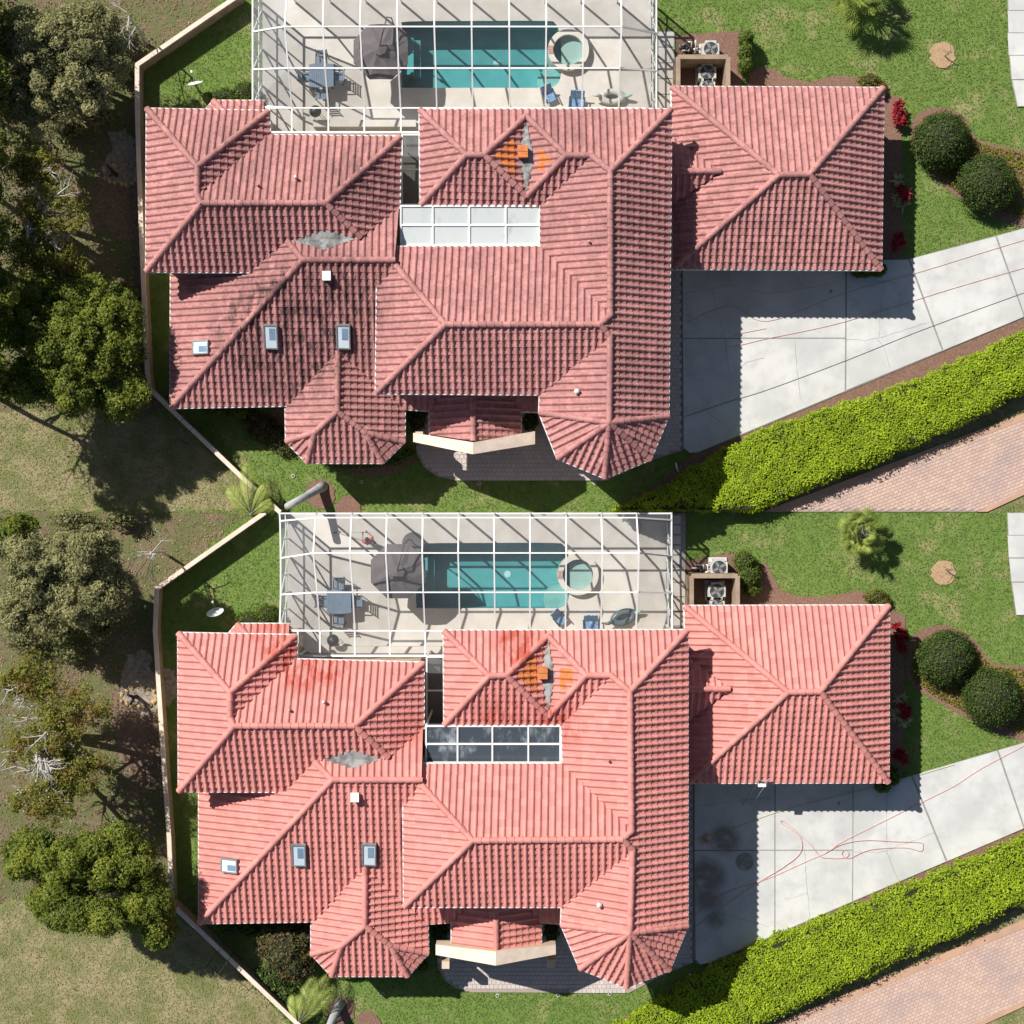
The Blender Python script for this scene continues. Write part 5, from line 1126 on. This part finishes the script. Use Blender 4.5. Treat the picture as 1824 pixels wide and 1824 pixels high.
# ------------------------------------------------------------------ boundary wall, air conditioners, pipes, dish, hoses, ladder
WPATH = ([(402, 7), (390, 15), (244, 115), (244, 188), (246, 262), (253, 456), (262, 663), (266, 692), (305, 730), (439, 858), (497, 911)], [(470, 914), (279, 1048), (276, 1124), (292, 1368), (301, 1493), (306, 1612), (370, 1672), (513, 1808), (545, 1838)])
for p in (0, 1):
    hgt = 0.95; pts = [P(x, y, hgt) for x, y in WPATH[p]]
    if p == 0: pts = [P(430, -12, hgt)] + pts[1:]
    t = thing('boundary_wall', 'low cream-capped boundary wall bending past the trees' + BY[p], 'wall', Vector((pts[3].x, pts[3].y, 0)))
    for a, b in zip(pts, pts[1:]):
        d = (b-a).normalized()*.06; MB().beam(a-d+Vector((0, 0, -.04+random.uniform(-.004, .004))), b+d+Vector((0, 0, -.04)), .20, .08).build('coping', M['coping'], t)
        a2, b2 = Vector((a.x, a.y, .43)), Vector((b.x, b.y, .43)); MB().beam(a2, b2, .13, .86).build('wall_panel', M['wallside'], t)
    nm = BY[p]
    x0, y0, x1, y1 = ((1208, 101, 1297, 162), (1232, 1026, 1314, 1085))[p]; h = 1.5; q = [P(x0, y0, h), P(x1, y0, h), P(x1, y1, h), P(x0, y1, h)]
    t = thing('equipment_screen_wall', 'tan three-sided masonry wall round the air conditioners' + nm, 'wall', Vector((q[0].x, q[0].y, 0)))
    for i, (a, b) in enumerate(((q[0], q[1]), (q[1], q[2]), (q[3], q[0]))):
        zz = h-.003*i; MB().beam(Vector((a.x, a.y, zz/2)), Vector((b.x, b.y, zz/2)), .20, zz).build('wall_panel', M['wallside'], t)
    def ac(x, y, s, label, fan):
        c = P(x, y, .8); c.z = 0; t = thing('air_conditioner', label, 'air conditioner', c)
        bm = bmesh.new(); bmesh.ops.create_cube(bm, size=1); bmesh.ops.scale(bm, vec=(s, s, .72), verts=bm.verts); bmesh.ops.bevel(bm, geom=[e for e in bm.edges if abs(e.verts[0].co.z-e.verts[1].co.z) > .1], offset=.14, segments=4, affect='EDGES')
        me = bpy.data.meshes.new('casing'); bm.to_mesh(me); bm.free(); me.materials.append(M['acwhite']); o = link(bpy.data.objects.new('casing', me), t); o.matrix_basis = Matrix.Translation(c+Vector((0, 0, .44)))
        MB().lathe(c+Vector((0, 0, .801)), [(s*.41, 0), (s*.41, .012), (.01, .014)], 28).build('fan_opening', M['dark_metal'], t)
        for k in range(4):
            a = k*math.pi/2+.5; MB().box(c+Vector((math.cos(a)*s*.2, math.sin(a)*s*.2, .82)), (s*.34, .12, .006), a).build('fan_blade', M['grey_metal'], t)
        for r in (.12, .24, .36):
            MB().tube([c+Vector((s*r*math.cos(k*math.pi/12), s*r*math.sin(k*math.pi/12), .835)) for k in range(25)], .005, 4).build('grille_ring', M['grey_metal'], t)
        MB().box(c+Vector((0, 0, .075)), (s+.12, s+.12, .05)).build('pad', M['concrete'], t)
    a1_, a2_, a3_ = (((1260, 129), (1261, 153), (1266, 87)), ((1277, 1053), (1278, 1078), (1281, 1011)))[p]
    ac(*a1_, .80, 'air conditioner in the middle of the tan wall enclosure' + nm, 0); ac(*a2_, .66, 'air conditioner half under the garage eave' + nm, 0); ac(*a3_, .78, 'grey air conditioner outside the tan wall enclosure' + nm, 0)
    # pool pump with white pipes
    x, y = ((1225, 90), (1246, 1015))[p]; c = P(x, y); t = thing('pool_pump', 'tangle of white pool pipes and black pump' + nm, 'pool pump', c)
    MB().lathe(c+Vector((.05, -.05, .03)), [(.14, 0), (.14, .3), (.10, .38), (.02, .42)], 14).build('pump_body', M['grillblack'], t, True)
    MB().lathe(c+Vector((-.22, .05, .03)), [(.11, 0), (.11, .45), (.06, .55), (.01, .56)], 14).build('filter_tank', M['dark_metal'], t, True)
    for pts in ([(-.4, .1, 0), (-.4, .1, .55), (-.22, .1, .6), (-.22, .1, .3)], [(-.3, -.15, 0), (-.3, -.15, .5), (0, -.15, .5), (0, -.15, .2)], [(.28, .25, 0), (.28, .25, .7), (.28, -.2, .7), (.28, -.2, 0)], [(-.1, .25, 0), (-.1, .25, .5), (.12, .25, .5), (.12, 0, .35)], [(.38, -.05, 0), (.38, -.05, .5), (.2, -.1, .5)]):
        MB().tube([c+Vector(q) for q in pts], .035, 8).build('pipe', M['whitepipe'], t, True)
    # satellite dish on a post
    x, y = ((353, 160), (390, 1090))[p]; c = P(x, y); t = thing('satellite_dish', 'white oval satellite dish on the grass behind the house' + nm, 'satellite dish', c)
    MB().tube([c, c+Vector((0, 0, .75))], .03, 8).build('post', M['grey_metal'], t)
    mb = MB(); vs = []; fs = []; m = Matrix.Rotation(R(12), 3, 'Z') @ Matrix.Rotation(R(-64), 3, 'X')
    for i in range(6):
        r = .40*i/5
        for k in range(24): a = 2*math.pi*k/24; vs.append(c+Vector((0, .05, .9))+m @ Vector((r*math.cos(a), r*math.sin(a)*1.05, .35*r*r-.05)))
    for i in range(5):
        for k in range(24): fs.append((i*24+k, i*24+(k+1) % 24, (i+1)*24+(k+1) % 24, (i+1)*24+k))
    mb.add(vs, fs).build('dish', M['white'], t, True)
    MB().tube([c+Vector((0, .0, .7)), c+Vector((-.06, .3, .75)), c+Vector((-.08, .52, 1.05))], .015, 6).build('arm', M['grey_metal'], t); MB().box(c+Vector((-.08, .53, 1.08)), (.08, .1, .08)).build('receiver', M['white'], t)
    # wire frame over the wall
    x, y = ((340, 768), (398, 1700))[p]; c = P(x, y); t = thing('wire_trellis', 'thin black wire frame standing across the boundary wall' + nm, 'trellis', c); m = Matrix.Rotation(R(-38), 3, 'Z')
    pt = lambda a, b, z: c+m @ Vector((a, b, z))
    for pts in ([pt(-.3, -.5, 0), pt(-.3, -.5, 1.7), pt(.3, -.5, 1.7), pt(.3, -.5, 0)], [pt(-.3, .4, 0), pt(-.3, .4, 1.7), pt(.3, .4, 1.7), pt(.3, .4, 0)], [pt(-.3, -.5, 1.7), pt(-.3, .4, 1.7)], [pt(.3, -.5, 1.7), pt(.3, .4, 1.7)], [pt(-.3, -.5, .9), pt(.3, -.5, .9)], [pt(-.3, .4, .9), pt(.3, .4, .9)]):
        MB().tube(pts, .012, 5).build('wire', M['dark_metal'], t)
    for i, (x, y) in enumerate((((522, 848), (644, 858), (854, 861), (1059, 860)), ((682, 1771), (886, 1773), (1086, 1770), (994, 1772)))[p]):
        c = P(x, y); t = thing('sprinkler_head', 'small sprinkler head in the grass %s' % ((('by the vine', 'under the octagonal bay', 'at the patio edge', 'by the roof point'), ('under the octagonal bay', 'under the porch gable', 'by the roof point', 'between porch and roof point'))[p][i]) + nm, 'sprinkler', c, 'sprinkler heads in the front grass' + nm)
        MB().lathe(c, [(.09, 0), (.09, .05), (.06, .055), (.055, .03), (.01, .03)], 16).build('collar', M['acwhite'], t)
        MB().lathe(c, [(.035, .02), (.035, .08), (.01, .085)], 10).build('nozzle', M['dark_metal'], t)
    x, y = ((1205, 832), (1230, 1741))[p]; c = P(x, y); t = thing('downspout_stub', 'short white pipe lying in the mulch by the hedge end' + nm, 'pipe', c)
    MB().tube([c+Vector((-.05, .2, .1)), c+Vector((0, 0, .12)), c+Vector((.08, -.22, .1))], .045, 10).build('pipe', M['whitepipe'], t, True)
    x, y = ((1480, 519), (1494, 1431))[p]; c = P(x, y, .09); MBd = MB(); MBd.lathe(c, [(.075, -.003), (.075, .008), (.01, .009)], 18); tag(MBd.build('drain_cover', M['grey_metal']), 'small round grey drain cover set in the driveway' + nm, 'drain cover')
def hose(label, pts, mat, r=.016, z=.106):
    sp = []; N = len(pts)
    for i in range(N-1):
        p0, p1, p2, p3 = (Vector(pts[max(0, min(N-1, i+k))]) for k in (-1, 0, 1, 2))
        for k in range(7):
            t_ = k/7; q = .5*((2*p1)+(-p0+p2)*t_+(2*p0-5*p1+4*p2-p3)*t_*t_+(-p0+3*p1-3*p2+p3)*t_**3); sp.append(P(q[0], q[1], z))
    sp.append(P(*pts[-1], z)); tag(MB().tube(sp, r, 5).build('garden_hose', M[mat]), label, 'hose')
hose('thin pink hose running straight along the driveway to the garage corner, stained-roof house', [(1222, 575), (1300, 545), (1368, 572), (1505, 522), (1640, 484), (1760, 447), (1850, 420)], 'hosepink', .011)
hose('thin pink hose looping on the driveway slab, stained-roof house', [(1850, 470), (1700, 513), (1505, 573), (1368, 603), (1300, 618), (1295, 606), (1312, 596), (1365, 585)], 'hosepink', .011)
hose('dark hose along the hedge side of the driveway, stained-roof house', [(1220, 742), (1300, 715), (1368, 694), (1505, 643), (1650, 585), (1850, 512)], 'dark_metal', .010)
hose('long pink hose crossing the whole damp driveway', [(1226, 1640), (1290, 1592), (1368, 1565), (1440, 1533), (1470, 1520), (1500, 1500), (1560, 1470), (1640, 1430), (1700, 1400), (1750, 1368), (1850, 1315)], 'hosepink', .016)
hose('pink hose lying in wide loops on the damp driveway', [(1240, 1650), (1330, 1585), (1395, 1545), (1425, 1520), (1427, 1495), (1410, 1478), (1392, 1466), (1394, 1462), (1412, 1475), (1430, 1492), (1442, 1502), (1450, 1512), (1462, 1526), (1480, 1529), (1505, 1528), (1512, 1520), (1504, 1514), (1500, 1522), (1512, 1529), (1550, 1514), (1610, 1510), (1640, 1516), (1644, 1506), (1638, 1501), (1590, 1499), (1540, 1497), (1500, 1504), (1470, 1520)], 'hosepink', .014, .125)
hose('pale yellow-green hose stretched over the damp driveway', [(1226, 1500), (1300, 1478), (1380, 1448), (1500, 1416), (1600, 1391), (1700, 1362)], 'hosegreen', .014, .115)
# ladder against the garage eave
a, b = P(1331, 1432), P(1361, 1388, 3.25); t = thing('ladder', 'aluminium ladder leaning on the clean-roofed garage eave', 'ladder', a)
a = a+Vector((0, 0, .09)); s = Vector((.20, 0, 0))
for sg in (-1, 1): MB().beam(a+s*sg, b+s*sg, .045, .07).build('rail', M['alu'], t)
for k in range(1, 11): MB().beam(a.lerp(b, k/11)-s, a.lerp(b, k/11)+s, .03).build('rung', M['alu'], t)
MB().box(a.lerp(b, .87)+Vector((0, -.05, .05)), (.36, .26, .03)).build('standoff_plate', M['white'], t)

# ------------------------------------------------------------------ the person on the lower pool deck
base = P(661, 963)+Vector((0, 0, .06))
def skinned(name, joints, edges, mat, parent, root=0):
    me = bpy.data.meshes.new(name); me.from_pydata([base+RZ @ Vector(j[:3]) for j in joints], edges, []); o = link(bpy.data.objects.new(name, me), parent)
    md = o.modifiers.new('skin', 'SKIN'); md.use_smooth_shade = True
    for i, j in enumerate(joints): me.skin_vertices[0].data[i].radius = (j[3], j[3] if len(j) < 5 else j[4]); me.skin_vertices[0].data[i].use_root = (i == root)
    sb = o.modifiers.new('sub', 'SUBSURF'); sb.levels = 1; sb.render_levels = 2; me.materials.append(mat); return o
RZ = Matrix.Rotation(R(20), 3, 'Z')
per = thing('person', 'person in a red shirt and dark trousers holding a cleaning pole by the pool', 'person', base)
J = [(0, 0, .95, .13, .10), (0, -.02, 1.15, .125, .095), (0, .02, 1.36, .15, .10), (0, .06, 1.48, .06), (0, .10, 1.58, .085, .10), (0, .11, 1.68, .088, .10), (0, .10, 1.75, .05),
     (-.17, .03, 1.42, .06), (-.25, .14, 1.18, .045), (-.15, .38, 1.10, .034), (-.12, .45, 1.10, .035, .02),
     (.17, .03, 1.42, .06), (.26, .10, 1.16, .045), (.10, .36, 1.22, .034), (.06, .43, 1.24, .035, .02),
     (-.10, 0, .88, .085), (-.12, .04, .48, .062), (-.12, -.02, .09, .042), (-.12, .14, .04, .04),
     (.10, 0, .88, .085), (.13, -.06, .48, .062), (.14, -.20, .09, .042), (.14, -.05, .04, .04)]
E = [(0, 1), (1, 2), (2, 3), (3, 4), (4, 5), (5, 6), (2, 7), (7, 8), (8, 9), (9, 10), (2, 11), (11, 12), (12, 13), (13, 14), (0, 15), (15, 16), (16, 17), (17, 18), (0, 19), (19, 20), (20, 21), (21, 22)]
for hand, sx in ((10, -1), (14, 1)):
    hx, hy, hz = J[hand][:3]
    for k in range(5):
        dx = (k-2)*.016; i = len(J); J += [(hx+dx, hy+.03, hz+.012, .010), (hx+dx*.8, hy+.06-(.02 if k in (0, 4) else 0), hz-.01, .009), (hx+dx*.6, hy+.05, hz-.035, .008)]
        E += [(hand, i), (i, i+1), (i+1, i+2)]
skinned('body', J, E, M['skin'], per)
skinned('shirt', [(0, 0, .93, .15, .115), (0, -.02, 1.15, .145, .112), (0, .02, 1.36, .17, .118), (0, .05, 1.45, .085), (-.18, .03, 1.42, .078), (-.235, .11, 1.24, .06), (.18, .03, 1.42, .078), (.245, .085, 1.22, .06)], [(0, 1), (1, 2), (2, 3), (2, 4), (4, 5), (2, 6), (6, 7)], M['shirt'], per)
skinned('trousers', [(0, 0, .96, .145, .112), (-.10, 0, .86, .10), (-.12, .04, .48, .078), (-.12, -.02, .10, .062), (.10, 0, .86, .10), (.13, -.06, .48, .078), (.14, -.20, .10, .062)], [(0, 1), (1, 2), (2, 3), (0, 4), (4, 5), (5, 6)], M['trousers'], per)
hr = MB(); hr.lathe(base+RZ @ Vector((0, .085, 1.655)), [(.098, -.04), (.108, .02), (.098, .08), (.06, .125), (.01, .14)], 16, sx=.95, sy=1.08); hr.build('hair', M['hair'], per, True)
pole = thing('cleaning_pole', 'thin aluminium cleaning pole held by the person in red', 'pole', base+Vector((0, .5, 0)))
MB().tube([base+RZ @ Vector((.30, .30, 1.35)), base+RZ @ Vector((-.14, .47, 1.09)), base+RZ @ Vector((-1.3, .90, .12))], .014, 6).build('shaft', M['alu'], pole)
MB().box(base+RZ @ Vector((-1.36, .92, .06)), (.30, .07, .05), R(20)).build('brush_head', M['navy'], pole)

# ------------------------------------------------------------------ grass blades over the lawns
lo, hi = np.array(P(-10, 1834)[:2]), np.array(P(1834, -10)[:2])
q = RNG.uniform(lo, hi, (430000, 2)); ok = np.ones(len(q), bool)
for w in EXCL: ok &= ~inside(q, w)
q = q[ok]; dry = np.zeros(len(q)); dirt = np.zeros(len(q), bool)
for w in DRY: dry = np.maximum(dry, inside(q, w)*1.0)
for w in DIRT: dirt |= inside(q, w)
verge = np.zeros(len(q), bool)
for pts in ([(1850, 690), (1345, 912), (1385, 912), (1850, 730)], [(1850, 1600), (1290, 1850), (1325, 1850), (1850, 1632)]): verge |= inside(q, px_poly(pts))
fld = np.sin(q[:, 0]*.9+1.3*np.sin(q[:, 1]*.7))*np.cos(q[:, 1]*1.1+np.sin(q[:, 0]*.5)*1.7)
patchy = np.clip(.5+.5*fld+.25*RNG.normal(size=len(q)), 0, 1)
keep = (~dirt) | (RNG.random(len(q)) < .10+.55*(patchy > .62)); q = q[keep]; dry = dry[keep]; dirt = dirt[keep]; patchy = patchy[keep]; verge = verge[keep]
n = len(q); T = .10+.22*RNG.random(n)+.30*np.clip(patchy-.72, 0, 1)*2
T = np.where(dry > 0, .45+.55*RNG.random(n)+.25*(patchy-.5), T); T = np.where(dirt, .25+.6*RNG.random(n), T); T = np.where(verge, .35+.5*RNG.random(n), T)
C = np.c_[q, .022+.022*RNG.random(n)]; nr = RNG.normal(size=(n, 3))*.5+[0, 0, 1.1]
o = np_mesh('grass', tris(C, nr, .06+.05*RNG.random(n), .5), 3, M['grass'], None, np.clip(T, 0, 1)); tag(o, 'short lawn grass growing round both houses', 'grass', kind='stuff')
